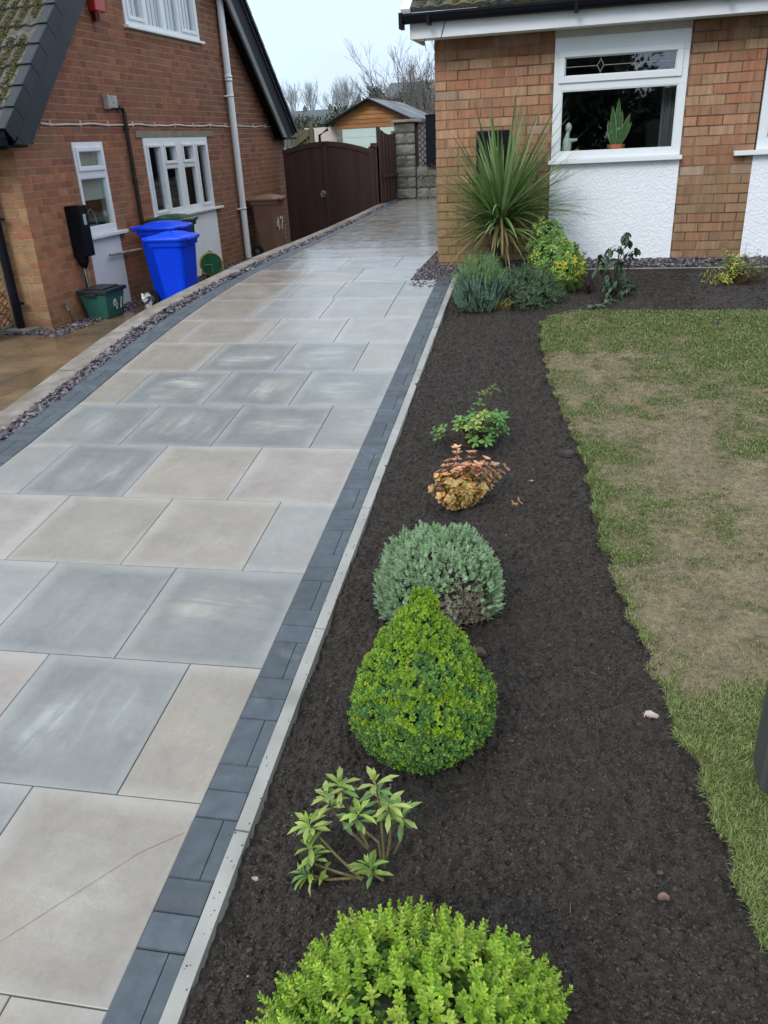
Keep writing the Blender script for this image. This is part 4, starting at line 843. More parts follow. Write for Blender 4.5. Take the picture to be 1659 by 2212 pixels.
stonem = mat('rock_faced_block', (.26,.255,.235), (.18,.18,.165), rough=.9, scale=7, bump=1.0, bscale=22, bdetail=6, stretch=(1,1,1.8), col3=(.09,.105,.06), scale3=2.5, contrast3=(.55,.75), attr=True)
def rockwall(a, x0, x1, y, z0, z1, course, blen):
    k = 0; z = z0
    while z < z1-.02:
        x = x0-(blen/2 if k % 2 else 0)
        while x < x1:
            xa, xb = max(x, x0)+.006, min(x+blen, x1)-.006
            if xb-xa > .03:
                nx, nz = max(3, int((xb-xa)/.03)), 7; X, Z = np.meshgrid(np.linspace(xa,xb,nx), np.linspace(z+.006, min(z+course,z1)-.006, nz)); 
                e = np.minimum(np.minimum(X-xa, xb-X)/.03, np.minimum(Z-Z.min(), Z.max()-Z)/.03).clip(0,1); dd = e*(.012+.028*vnoise(np.stack([X.ravel(), Z.ravel()*1.8],-1), 18, 5, 3).reshape(X.shape))
                a.add(np.stack([X.ravel(), (y-dd).ravel(), Z.ravel()],-1), [(j*nx+i, j*nx+i+1, (j+1)*nx+i+1, (j+1)*nx+i) for j in range(nz-1) for i in range(nx-1)], np.ones(3)*rng.uniform(.85,1.15))
            x += blen
        z += course; k += 1
PI_ = thing('block_pillar', 'grey rock faced block pillar with flat cap at the end of the driveway', 'pillar', (-3.69,17.4,-1.12))
a = Acc(); rockwall(a, -3.90, -3.475, 17.4, -1.12, .33, .207, .44); a.box(-3.895,-3.48,17.4,17.8,-1.2,.325,(.8,.8,.8)); a.build('blockwork', stonem, PI_)
a = Acc(); a.quad8([(-3.96,17.33,.33),(-3.40,17.33,.33),(-3.40,17.86,.33),(-3.96,17.86,.33),(-3.95,17.34,.365),(-3.41,17.34,.365),(-3.42,17.85,.385),(-3.94,17.85,.385)]); a.build('cap', concrete, PI_)
a = Acc(); rockwall(a, -3.46, -1.45, 17.42, -1.12, -.505, .207, .25); a.box(-3.46,-1.45,17.42,17.6,-1.2,-.5,(.8,.8,.8)); tag(a.build('block_wall', stonem), 'low grey rock faced block wall right of the pillar', 'wall')
a = Acc()
for k in range(-9, 28):
    for s in (1,-1):
        p = Vector((-3.45+k*.11, 17.5+(.012 if s > 0 else 0), -.5)); pts = [p+Vector((s,0,1))*t for t in np.linspace(0,.80,60)]; pts = [v for v in pts if -3.46 < v.x < -1.5]
        if len(pts) > 1: a.beam(pts[0], pts[-1], .01, .032, (0,1,0))
a.box(-3.475,-3.43,17.47,17.53,-.5,.31); a.box(-3.47,-1.47,17.47,17.53,.275,.31)
lt = mat('dark_brown_lattice', (.05,.03,.02), (.035,.02,.015), rough=.8)
o = a.build('lattice_screen', lt); tag(o, 'dark brown diamond lattice on top of the low block wall', 'lattice')
a = Acc(); a.box(-3.23,-2.4,17.30,17.36,-.5,.42); a.box(-3.24,-2.4,17.28,17.38,.42,.44,(3,3,3)); o = a.build('door_panel', mat('navy_paint', (.005,.008,.018), spec=.2, rough=.5)); tag(o, 'navy blue door panel beside the brick corner in front of the lattice', 'door')
a = Acc(); a.box(-3.9,-1.5,16.4,17.4,-1.2,-1.135); a.build('driveway_end', joint); bpy.data.objects['driveway_end']['kind'] = 'structure'
# ================================================================== GARAGE AND FAR THINGS
GA = thing('garage', 'timber gabled garage with pale panel front and dark roof behind the brown gate', 'garage', (-6.8,27,-2))
timber = mat('orange_timber', (.42,.18,.055), (.30,.12,.035), rough=.7, scale=3, stretch=(1,1,6), attr=True, bump=.3, bscale=20)
a = Acc(); z = .42
while z < 1.2:
    z2 = z+.125; xa = lambda q: -8.0+(q-.62)/.46 if q > .62 else -8.0; xb = lambda q: -5.62-(q-.62)/.46 if q > .62 else -5.62
    l0, l1, r0, r1 = xa(z), xa(z2), xb(z), xb(z2)
    if l1 >= r1: l1 = r1 = (l1+r1)/2
    if l0 < r0: a.quad8([(l0,27.0,z),(r0,27.0,z),(r0,27.1,z),(l0,27.1,z),(l1,27.02,z2-.006),(r1,27.02,z2-.006),(r1,27.1,z2-.006),(l1,27.1,z2-.006)], np.ones(3)*rng.uniform(.8,1.25))
    z = z2
a.build('gable', timber, GA)
pale = mat('pale_green_panel', (.58,.68,.64), (.50,.62,.58), rough=.5, scale=1.5)
a = Acc()
for k in range(9): a.box(-7.75,-5.62,27.02,27.06,-1.9+k*.257,-1.9+k*.257+.252)
a.build('door', pale, GA); a = Acc(); a.box(-7.93,-7.755,27.0,27.2,-2,.42); a.box(-5.66,-5.55,27.0,27.2,-2,.42); a.box(-7.9,-7.8,27.2,32,-2,.5); a.box(-5.75,-5.65,27.2,32,-2,.5); a.build('wall', concrete, GA)
feltm = mat('roof_felt', (.085,.095,.115), (.065,.07,.085), rough=.6, scale=2, col3=(.20,.22,.22), scale3=1.1, contrast3=(.5,.62))
a = Acc()
for s in (-1,1):
    e = -6.81+s*1.33; a.quad8([(-6.81,26.8,1.20),(e,26.8,.585),(e,32.2,.585),(-6.81,32.2,1.20),(-6.81,26.8,1.25),(e,26.8,.635),(e,32.2,.635),(-6.81,32.2,1.25)])
a.build('roof', feltm, GA)
a = Acc()
for s in (-1,1): a.beam((-6.81,26.78,1.21),(-6.81+s*1.33,26.78,.595),.04,.10,(0,1,0))
a.box(-8.24,-8.12,26.75,32,.53,.60); a.tube([(-8.16,26.72,.55),(-8.14,26.72,.42),(-8.42,26.72,.27),(-8.42,26.72,-.4)], .045, 8); a.build('gutter', blackp, GA)
a = Acc(); a.box(-9.1,-7.95,27.3,27.45,-2.1,.50); a.box(-9.1,-8.95,27.45,31,-2.1,.50); tag(a.build('garden_wall', mat('cream_render', (.62,.55,.48), (.55,.49,.43), rough=.9)), 'plain cream rendered wall left of the timber garage', 'wall')
FP = thing('old_fence', 'greenish old timber fence bay with diagonal brace left of the cream wall', 'fence', (-9.0,24,-2))
oldw = mat('mossy_timber', (.13,.12,.06), (.09,.08,.045), rough=.9, scale=4)
a = Acc(); 
for k in range(9): a.box(-8.95+k*.12,-8.84+k*.12,24.5,24.52,-2.1,.42)
a.build('boards', oldw, FP); a = Acc(); a.box(-8.0,-7.9,24.42,24.5,-2.1,.62); a.box(-8.95,-8.85,24.42,24.5,-2.1,.55); a.build('post', oldw, FP); a = Acc(); a.beam((-8.9,24.46,-.25),(-8.0,24.46,.28),.05,.07,(0,1,0)); a.build('brace', oldw, FP)
a = Acc(); a.box(-6.35,-6.14,17.6,17.7,-1.9,-.02,(1,1,1)); o = a.build('porch_panel', mat('pale_upvc_panel', (.60,.66,.66), (.5,.56,.58), rough=.4)); tag(o, 'pale plastic panel seen past the brick corner above the gate', 'panel')
a = Acc(); a.tube([(-6.15,17.3,.15),(-6.15,17.25,-.1),(-6.15,17.25,-1.8)], .05, 10); tag(a.build('grey_downpipe', mat('grey_blue_pipe', (.20,.24,.26), rough=.4), LH))
slate = mat('far_slate', (.10,.115,.13), (.075,.085,.10), rough=.8, scale=.8, attr=True); farbrick = mat('far_brick', (.14,.12,.115), (.11,.095,.09), rough=.9); farwhite = mat('far_render', (.60,.60,.57), rough=.9); fardark = mat('far_window', (.03,.035,.04), rough=.2)
def far_house(label, x0, x1, y0, y1, zg, ze, zr, wallm, chim, wins, hip=False):
    t = thing('house', label, 'house', ((x0+x1)/2, y0, zg), None); ym = (y0+y1)/2; g = (x1-x0)*.0
    a = Acc(); a.box(x0,x1,y0,y1,zg,ze); a.add([(x0,y0,ze),(x0,y1,ze),(x0,ym,zr-.1),(x1,y0,ze),(x1,y1,ze),(x1,ym,zr-.1)], [(0,1,2),(3,4,5)]); a.build('wall', wallm, t)
    a = Acc(); o = .4
    for yy, in ((y0-o,),(y1+o,)): a.quad8([(x0-.3,yy,ze-.15),(x1+.3,yy,ze-.15),(x1+.3,ym,zr),(x0-.3,ym,zr),(x0-.3,yy,ze),(x1+.3,yy,ze),(x1+.3,ym,zr+.15),(x0-.3,ym,zr+.15)])
    r = a.build('roof', slate, t)
    for c in chim: a = Acc(); a.box(c-.22,c+.22,ym-.2,ym+.2,zr-.5,zr+.5); a.box(c-.1,c+.1,ym-.1,ym+.1,zr+.5,zr+.7); a.build('chimney', farbrick, r)
    for (xa, xb, za, zb_) in wins:
        a = Acc(); a.box(xa,xb,y0-.04,y0+.05,za,zb_); wn = a.build('window', farwhite, t); a = Acc(); a.box(xa+.1,xb-.1,y0-.06,y0-.045,za+.1,zb_-.1); a.build('pane', fardark, wn)
    return t
far_house('long low house with dark slate roof on the far hillside', -37,-23.6,100,107,-1,1.2,3.7, farbrick, (-34.2,-31.0), ((-31.6,-30.6,-.2,.9),(-29.4,-28.4,-.3,.8)))
far_house('distant house with raised slate roof and white gable behind the garage ridge', -24.6,-17.5,88,95,-1,2.3,3.9, farwhite, (-24.2,), ((-22.9,-22.3,1.0,1.9),))
far_house('small dark far house roof high up between the garage ridge and the second slate roof', -28.0,-21.5,112,118,0,3.9,5.0, farbrick, (-23.6,), ())
far_house('dark brick house partly hidden behind the big bare tree', -16.2,-11.0,70,76,-1,3.2,4.2, farbrick, (), ())
# ================================================================== TREES
def grow(acc, p, d, L_, r, depth, spread, up, n_child, col, shrink=.72, wig=.12, sides=4, rmin=.006):
    d = d.normalized(); segs = 3; pts = [p]; q = p.copy(); dd = d.copy()
    for k in range(segs):
        dd = (dd+Vector(rng.normal(0, wig, 3))+Vector((0,0,up))).normalized(); q = q+dd*L_/segs; pts.append(q.copy())
    rs = [max(rmin, r*(1-.35*k/segs)) for k in range(segs+1)]; acc.tube(pts, rs, sides if depth > 1 else 3, col, cap=False)
    if depth <= 0: return
    for k in range(n_child):
        t = rng.uniform(.35, 1.) if k else 1.; i = min(segs-1, int(t*segs)); base = pts[i]+(pts[i+1]-pts[i])*(t*segs-i) if k else pts[-1]
        ax = Vector(rng.normal(size=3)).cross(dd).normalized(); ang = rng.uniform(.5,1.)*spread if k else rng.uniform(.1,.4)*spread
        nd = (dd*math.cos(ang)+ax*math.sin(ang)).normalized()
        grow(acc, base, nd, L_*shrink*rng.uniform(.8,1.15), r*.62, depth-1, spread, up, n_child, col, shrink, wig, sides, rmin)
def bare_tree(label, x, y, z, h, r, stems, depth, spread, up, nch, col, group, rmin, shrink=.72, lean=.35):
    t = thing('bare_tree', label, 'tree', (x, y, z), group); a = Acc(); a.tube([(x,y,z-.3),(x,y,z+h*.12),(x+.05,y,z+h*.2)], [r*1.3,r,r*.8], 8, col); a.build('trunk', woodm, t)
    a = Acc()
    for k in range(stems):
        q = 2*math.pi*k/stems+rng.random(); d = Vector((math.cos(q)*lean*rng.uniform(.5,1.3), math.sin(q)*lean*rng.uniform(.3,1), 1))
        grow(a, Vector((x,y,z+h*.1*rng.random()+h*.06)), d, h*.30, r*.55, depth, spread, up, nch, col, shrink, rmin=rmin)
    a.build('crown', woodm, t); return t
tw = (.22,.20,.19)
bare_tree('large bare many stemmed tree rising behind the right side of the garage roof', -8.5,46,-2.,7.2,.11,11,5,.5,.05,3,tw,None,.0065, .72, .68)
bare_tree('bare tree against the brick corner behind the garage', -6.9,41,-2.,4.6,.12,7,4,.5,.10,3,tw,None,.010, .74, .4)
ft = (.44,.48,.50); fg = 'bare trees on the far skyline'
for i, (x, y, h, st, ln, lb) in enumerate(((-46.5,135,8.2,5,.22,'narrow bare tree leftmost on the far skyline beside the dark roof edge'),(-43.6,135,8.3,6,.25,'slender bare tree second from the left on the far skyline'),(-40.8,138,7.,6,.4,'low thin bare tree between the slender one and the broad one'),(-37.6,135,8.5,11,.42,'broadest bare tree on the far skyline above the long roof'),(-34.,140,7.,7,.4,'thin bare tree just right of the broadest one'),(-31.2,140,7.,6,.4,'bare tree above the raised slate roof'),(-28.3,142,6.8,6,.4,'small bare tree left of the garage ridge'))):
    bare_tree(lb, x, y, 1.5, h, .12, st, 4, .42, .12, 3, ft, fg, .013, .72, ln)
def crown_tree(name, label, x, y, z, w_, h, col, n, leafs, cat='tree', trunk=True, group=None, inner=.75, wy=None):
    t = thing(name, label, cat, (x, y, z), group); wy = wy or w_; a = Acc()
    q = rng.normal(size=(n,3)); q = nrm(q); rr = rng.uniform(.72, 1.06, n)[:,None]*(1+.18*np.sin(q[:,:1]*7+q[:,2:]*5)*np.cos(q[:,1:2]*6)); c = np.array((x, y, z+h*.55))
    P = c+q*rr*np.array((w_/2, wy/2, h*.5)); D = nrm(q+rng.normal(0,.6,(n,3))+np.array((0,0,.3)))
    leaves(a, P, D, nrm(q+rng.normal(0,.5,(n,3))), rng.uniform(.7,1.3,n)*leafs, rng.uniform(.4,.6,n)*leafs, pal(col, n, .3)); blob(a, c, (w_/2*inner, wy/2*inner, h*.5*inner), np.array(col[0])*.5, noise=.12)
    a.build('crown', leafm, t)
    if trunk: a = Acc(); a.tube([(x,y,z-.3),(x+.03,y,z+h*.3)], [.12,.08], 8, (.08,.06,.045)); a.build('trunk', woodm, t)
    return t
dg = [(.030,.055,.025),(.04,.065,.03),(.025,.045,.025)]
for i, (x, y, z, w_, h, lb) in enumerate(((-14.2,58,-1.5,1.7,4.4,'dark round conifer peeping over the garage ridge'),(-12.3,58,-1.5,1.4,4.1,'small dark evergreen just right of the garage ridge'),(-10.9,57,-1.5,2.2,4.5,'olive green evergreen above the garage roof'),(-9.3,57,-1.5,2.0,4.3,'evergreen bush left of the big bare tree'),(-19.5,70,-1.,4.,3.6,'dark evergreen on the slope below the slate roof'),(-23.8,72,-1.,4.5,2.9,'grey green bush on the hillside in front of the long roof'))):
    crown_tree('evergreen_tree', lb, x, y, z, w_, h, dg if i != 2 else [(.06,.075,.025),(.05,.07,.03)], 2200, .22, group='evergreens behind the garage')
crown_tree('hillside_bush', 'olive bush between the brick corner and the cream wall', -14.6,40,-2,3.4,2.7,[(.07,.075,.045),(.05,.06,.035)],1500,.15,'bush',False)
crown_tree('hillside_bush', 'grey brown scrubby bush below the far long roof', -27,75,-1.5,8,3.6,[(.09,.095,.07),(.07,.08,.06)],2500,.25,'bush',False)
crown_tree('climber', 'green climber growing behind the brown lattice', -3.1,17.75,-.9,.5,.9,[(.07,.12,.03),(.11,.14,.04)],500,.05,'plant',False,wy=.2)
# trees over the road, behind the viewer (seen reflected in the windows)
crown_tree('roadside_tree', 'dense evergreen tree across the road, reflected in the bungalow window', -2.9,-13,-2.6,8.0,7.6,dg,14000,.26,inner=.9)
crown_tree('roadside_tree', 'evergreen across the road beside the taller one', -10.5,-14,-2.6,8.,6.2,dg,6000,.25)
crown_tree('roadside_hedge', 'clipped evergreen hedge across the road', 5.,-13,-2.6,10.,3.9,dg,9000,.2,'hedge',False,inner=.92,wy=2)
# ================================================================== GARDEN PLANTS
def ell_points(c, r, n, zmin=-.25, jit=.06):
    q = nrm(rng.normal(size=(n*3,3))); q = q[q[:,2] > zmin][:n]; rr = 1+rng.uniform(-jit, jit, (len(q),1)); return np.array(c)+q*rr*np.array(r), nrm(q/np.array(r)), q
def shrub(name, label, base, cat='shrub', group=None): return thing(name, label, cat, base, group)
def twigs(acc, base, P, r, col, frac=1., sag=.0):
    for p in P:
        m_ = np.array(base)*.4+np.array(p)*.6+rng.normal(0,.015,3); acc.tube([base, m_, p], [r*1.5,r,r*.5], 4, col, cap=False)
# lime hebe in the foreground
S_ = shrub('hebe_shrub', 'large bright lime green dome shaped hebe in the near foreground', (-.27,1.02,-1.85)); c = (-.248,.98,-1.742); r = (.285,.27,.235)
P, D, q = ell_points(c, r, 1500, -.45, .07); P[:,2] = np.maximum(P[:,2], zs(P[:,1])+.01)
P += (vnoise(P[:,:2]*1.0+P[:,2:3], 9, 3, 2)[:,None]-.5)*.085*D; D2 = nrm(D+np.array((0,0,.55))+rng.normal(0,.18,D.shape))
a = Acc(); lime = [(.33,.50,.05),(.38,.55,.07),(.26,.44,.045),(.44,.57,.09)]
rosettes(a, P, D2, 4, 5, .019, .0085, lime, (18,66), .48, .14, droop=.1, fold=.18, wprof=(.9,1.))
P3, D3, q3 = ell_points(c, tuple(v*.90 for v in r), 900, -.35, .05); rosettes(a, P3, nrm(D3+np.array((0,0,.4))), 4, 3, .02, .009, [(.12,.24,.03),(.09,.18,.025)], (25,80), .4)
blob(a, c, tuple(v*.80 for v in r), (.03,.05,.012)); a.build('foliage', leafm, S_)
a = Acc(); twigs(a, (-.25,.98,-1.86), P3[:60], .003, (.12,.09,.05)); a.build('stems', woodm, S_)
# teardrop box
S_ = shrub('box_topiary', 'teardrop shaped box bush with yellow green tips in front of the grey green dome', (-.43,1.98,-1.76)); zb_ = -1.765; H_ = .54
prof = [(0,.125),(.10,.178),(.25,.208),(.40,.198),(.53,.165),(.65,.125),(.76,.082),(.86,.046),(.94,.028),(1.,.02)]
n = 8500; t = rng.random(n)**.85; R_ = np.interp(t, [p[0] for p in prof], [p[1] for p in prof]); k = rng.random(n) < (R_/.206+.08); t, R_ = t[k], R_[k]; n = len(t)
th = rng.uniform(0, 2*math.pi, n); sl_ = -np.gradient(np.interp(np.linspace(0,1,101), [p[0] for p in prof], [p[1] for p in prof]))*100/H_; nz = np.interp(t, np.linspace(0,1,101), sl_)
D = nrm(np.stack([np.cos(th), np.sin(th), nz],-1)); bump_ = (vnoise(np.stack([th*R_*1., t*H_],-1)+3, 22, 8, 3)-.5)*.05
cx0 = -.43+.02*t; P = np.stack([cx0+np.cos(th)*(R_+bump_), 1.98+np.sin(th)*(R_+bump_), zb_+t*H_],-1)
a = Acc(); D2 = nrm(D+np.array((0,0,.35))+rng.normal(0,.25,D.shape)); tipy = .7*vnoise(np.stack([th*.2, t*H_],-1), 34, 3, 2)+.15+.42*(t-.4)+.22*rng.random(n) > .69
yl = [(.26,.42,.03),(.32,.46,.035),(.20,.36,.035)]; dk = [(.12,.27,.06),(.16,.32,.07),(.09,.22,.06),(.22,.37,.07)]
rosettes(a, P[tipy]+D[tipy]*.008, D2[tipy], 3, 3, .0115, .0078, yl, (25,75), .5, .2, fold=.15, wprof=(1.,1.05))
rosettes(a, P[~tipy], D2[~tipy], 3, 3, .012, .0085, dk, (25,80), .5, .2, fold=.15, wprof=(1.,1.05))
V = []; n_ = 18; ts = np.linspace(0,.96,12)
for t_ in ts:
    for k in range(n_): q = 2*math.pi*k/n_; R1 = .86*np.interp(t_, [p[0] for p in prof], [p[1] for p in prof]); V.append((-.43+.02*t_+R1*math.cos(q), 1.98+R1*math.sin(q), zb_+t_*H_))
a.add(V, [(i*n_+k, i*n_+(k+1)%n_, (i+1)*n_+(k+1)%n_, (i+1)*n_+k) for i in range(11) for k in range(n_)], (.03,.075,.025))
a.build('foliage', leafm, S_); a = Acc(); a.tube([(-.43,1.98,-1.80),(-.43,1.98,-1.70)], .012, 6, (.12,.09,.06)); a.build('stem', woodm, S_)
# grey green globe
S_ = shrub('hebe_shrub', 'grey green dome shaped shrub with a bare brown twiggy patch, behind the teardrop bush', (-.49,2.68,-1.69)); c = (-.487,2.66,-1.59); r = (.214,.21,.215)
P, D, q = ell_points(c, r, 3600, -.5, .08); P = P+D*((vnoise(np.stack([q[:,0]*2+q[:,2], q[:,1]*2-q[:,2]],-1), 2.6, 3, 2)[:,None]-.5)*.075); P[:,2] = np.maximum(P[:,2], zs(P[:,1])-.02)
ctr = nrm(np.array([[.55,-.80,-.12]])); bare = ((q*ctr).sum(1) + .25*(rng.random(len(q))-.5)) > .76
a = Acc(); gg = [(.36,.50,.31),(.42,.56,.36),(.29,.42,.26),(.34,.51,.27)]
D2 = nrm(D+np.array((0,0,.7))+rng.normal(0,.2,D.shape)); rosettes(a, P[~bare], D2[~bare], 4, 4, .0125, .0062, gg, (12,52), .55, .12, fold=.15)
kk = np.where(bare)[0][::3]; rosettes(a, P[kk]-D[kk]*.02, D2[kk], 4, 3, .011, .005, [(.34,.38,.24),(.36,.34,.22)], (15,70), .45, .2)
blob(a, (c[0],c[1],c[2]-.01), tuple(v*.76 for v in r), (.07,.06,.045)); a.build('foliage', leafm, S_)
a = Acc(); kk = np.where(bare)[0]
for i in kk:
    p = P[i]-D[i]*rng.uniform(0,.05); b0 = np.array(c)*.55+p*.45+np.array((0,0,-.05)); tn = nrm(np.cross(D[i], rng.normal(size=3)))*.03; a.tube([b0, (b0+p)/2+tn*.4, p, p+tn+D[i]*.01], [.0022,.0017,.0012,.0008], 4, pal([(.30,.24,.19),(.38,.32,.26),(.22,.17,.14)],1)[0], cap=False)
a.build('bare_twigs', woodm, S_)
# orange shrub
S_ = shrub('bronze_shrub', 'small orange and pink leaved shrub between the green plant and the grey dome', (-.52,3.47,-1.60)); a = Acc(); st = Acc(); b0 = Vector((-.52,3.47,-1.62))
sp = [(-.62,3.46,-1.45),(-.58,3.50,-1.40),(-.54,3.5,-1.33),(-.47,3.52,-1.36),(-.44,3.48,-1.42),(-.40,3.5,-1.38),(-.36,3.48,-1.40),(-.31,3.5,-1.42),(-.60,3.40,-1.54),(-.55,3.36,-1.53),(-.50,3.40,-1.50),(-.46,3.38,-1.50),(-.65,3.44,-1.52),(-.52,3.45,-1.42),(-.41,3.42,-1.50),(-.57,3.43,-1.46),(-.49,3.46,-1.46)]
sp += [(-.52+.13*math.cos(k*2.4)*math.sqrt(k/16), 3.45+.07*math.sin(k*2.4)*math.sqrt(k/16), -1.50+.11*(k*.618 % 1)) for k in range(16)]
for s in sp:
    s = Vector(s); m_ = b0.lerp(s, .5)+Vector((0,0,-.02)); st.tube([b0, m_, s], [.004,.003,.002], 5, (.14,.06,.04))
    for t_ in np.linspace(.3,1,9):
        p = np.array(b0.lerp(m_, t_*2) if t_ < .5 else m_.lerp(s, t_*2-1)); z_ = (p[2]+1.6)/.25
        cols = [(.70,.38,.21),(.72,.36,.24),(.78,.48,.30)] if z_ > .6 else [(.72,.42,.16),(.66,.38,.14),(.60,.40,.16),(.42,.36,.12)]
        rosettes(a, [p]*2, nrm(np.array([np.array(s-m_)]*2)+rng.normal(0,.02,(2,3))), 5, 1, .027, .017, cols, (20,62), .3, .25, droop=.2, wprof=(.9,1.05))
for s in ((-.26,3.44,-1.575),(-.24,3.46,-1.57)): rosettes(a, [s], [(.3,0,.5)], 4, 1, .024, .013, [(.48,.30,.12)], (50,70))
a.build('foliage', leafm, S_); st.build('stems', woodm, S_)
# green pieris-like plant
S_ = shrub('small_green_shrub', 'small mid green shrub with fresh rosettes, farthest plant along the kerb side of the bed', (-.55,4.12,-1.54)); a = Acc(); st = Acc(); b0 = Vector((-.54,4.12,-1.56))
n = 52; sp = [(-.54+.15*math.sin(k*2.4)*(.4+.6*rng.random())+.03, 4.12+.12*math.cos(k*2.4)*rng.random(), -1.50+.20*rng.random()*(1-.3*abs(math.sin(k*2.4)))) for k in range(n)]+[(-.72,4.12,-1.48),(-.75,4.13,-1.47),(-.70,4.08,-1.44),(-.47,4.2,-1.27),(-.44,4.22,-1.25),(-.50,4.2,-1.28),(-.73,4.1,-1.50),(-.43,4.18,-1.38),(-.42,4.15,-1.42)]
for s in sp:
    s = Vector(s); st.tube([b0, b0.lerp(s,.6)+Vector((0,0,-.01)), s], [.004,.003,.002], 4, (.12,.08,.04)); hi = s.z > -1.30
    rosettes(a, [tuple(s)], [tuple((s-b0).normalized()*.6+Vector((0,-.15,.6)))], 6, 2, .038, .0165, [(.16,.22,.05),(.22,.24,.06)] if hi else [(.13,.32,.07),(.18,.38,.09),(.10,.26,.07),(.32,.42,.10)], (25,75), .2, .15, droop=.2, wprof=(.6,1.1))
a.build('foliage', leafm, S_); st.build('stems', woodm, S_)
# leggy skimmia with hand placed stems
S_ = shrub('leggy_shrub', 'leggy shrub with long narrow green leaves between the teardrop bush and the lime dome', (-.47,1.50,-1.80)); a = Acc(); st = Acc()
stems = [((-.49,1.45,-1.80),(-.57,1.44,-1.78),(-.645,1.44,-1.745),(-.665,1.45,-1.70)),((-.49,1.45,-1.80),(-.58,1.47,-1.74),(-.66,1.50,-1.68),(-.68,1.50,-1.64)),
 ((-.50,1.55,-1.80),(-.56,1.53,-1.70),(-.61,1.53,-1.62),(-.63,1.53,-1.57)),((-.50,1.55,-1.80),(-.55,1.57,-1.68),(-.58,1.56,-1.58),(-.585,1.56,-1.53)),
 ((-.44,1.50,-1.80),(-.46,1.50,-1.70),(-.52,1.50,-1.62),(-.53,1.50,-1.58)),((-.44,1.50,-1.80),(-.44,1.51,-1.66),(-.455,1.52,-1.55),(-.465,1.52,-1.46)),
 ((-.44,1.50,-1.80),(-.42,1.51,-1.68),(-.42,1.52,-1.60),(-.425,1.52,-1.54)),((-.42,1.54,-1.79),(-.39,1.54,-1.72),(-.385,1.54,-1.64),(-.39,1.54,-1.60)),
 ((-.43,1.46,-1.80),(-.455,1.455,-1.775),(-.47,1.45,-1.76),(-.475,1.45,-1.75)),((-.49,1.45,-1.80),(-.60,1.42,-1.79),(-.655,1.41,-1.77),(-.67,1.40,-1.765))]
for s in stems:
    s = [tuple(Vector(s[0])+(Vector(q)-Vector(s[0]))*.80+Vector(rng.normal(0,.003,3))) for q in s]
    st.tube(s, [.0042,.0036,.003,.0022], 6, (.22,.19,.08), cap=False)
    tip = np.array(s[-1]); dr = nrm(np.array(s[-1])-np.array(s[-2])); cl = [(.26,.40,.09),(.34,.46,.10),(.17,.31,.10),(.42,.50,.15)]
    rosettes(a, [tip], [dr+np.array((-.05,.1,.9))], 5, 2, .055, .0155, cl, (14,58), .14, .25, droop=.38, fold=.22, wprof=(.75,1.05))
    rosettes(a, [tip-dr*.02], [dr+np.array((0,0,.5))], 2, 1, .050, .015, cl, (50,85), .14, .15, droop=.35, fold=.22, wprof=(.75,1.05))
    for t_ in (.25,.6): rosettes(a, [np.array(s[2])*(1-t_)+tip*t_], [dr+np.array((0,0,.5))], 3, 1, .050, .014, cl, (30,70), .1, .3, droop=.25, wprof=(.75,1.05))
    if rng.random() < .5: rosettes(a, [np.array(s[1])*.5+np.array(s[2])*.5], [dr+np.array((0,0,.5))], 2, 1, .045, .016, cl, (40,85), .1, .3, droop=.4)
a.build('leaves', leafm, S_); st.build('stems', woodm, S_)
# spiky palm
S_ = shrub('cordyline_palm', 'tall spiky green palm in front of the orange brick pier', (-.80,7.90,-1.19), 'palm'); b0 = np.array((-.78,7.86,-.73)); n = 400; a = Acc(); dry = Acc()
for k in range(n):
    el = math.asin(np.clip(rng.uniform(-.25,1.)**1 if rng.random() < .75 else rng.uniform(.3,1), -.3, .99)); az = rng.uniform(0, 2*math.pi)
    d = np.array((math.cos(az)*math.cos(el), math.sin(az)*math.cos(el)*.8, math.sin(el))); L_ = rng.uniform(.62,.98)*(1.0 if el > .2 else .78)*(1.14 if math.cos(az) > .3 and el > .1 else 1)*(1.12 if el > .8 else 1); isdry = el < -.02
    segs = 7; V = []; up = np.array((0,0,1.)); sd = nrm(np.cross(d, up)+1e-6); sagk = rng.uniform(.05,.28)*(1.3 if el < .5 else .5)
    p0 = b0+np.array((0,0,rng.uniform(-.12,.10)))+d*.02; W_ = rng.uniform(.013,.021)
    ys0 = 8.27
    for i in range(segs+1):
        t = i/segs; p = p0+d*L_*t+np.array((0,0,-1))*sagk*L_*t*t; w1 = W_*(min(1, .5+2.2*t))*(1-t**2.2)
        if p[1] > ys0: p = p.copy(); p[1] = ys0-.002*i
        if p[2] < zf(p[1]): p = p.copy(); p[2] = zf(p[1])+.01
        V += [p-sd*w1+np.array((0,0,.25*w1)), p, p+sd*w1+np.array((0,0,.25*w1))]
    F = [(i*3+j, i*3+j+1, (i+1)*3+j+1, (i+1)*3+j) for i in range(segs) for j in (0,1)]
    (dry if isdry else a).add(V, F, pal([(.30,.24,.11),(.24,.19,.09),(.20,.20,.07)] if isdry else [(.14,.24,.07),(.21,.33,.11),(.09,.17,.05),(.34,.44,.21)], 1, .15)[0])
a.build('leaves', leafm, S_); dry.build('dry_leaves', leafm, S_)
a = Acc(); a.tube([(-.79,7.93,-1.22),(-.80,7.91,-1.0),(-.80,7.88,-.72)], [.045,.04,.04], 10, (.06,.04,.03)); a.build('trunk', woodm, S_)
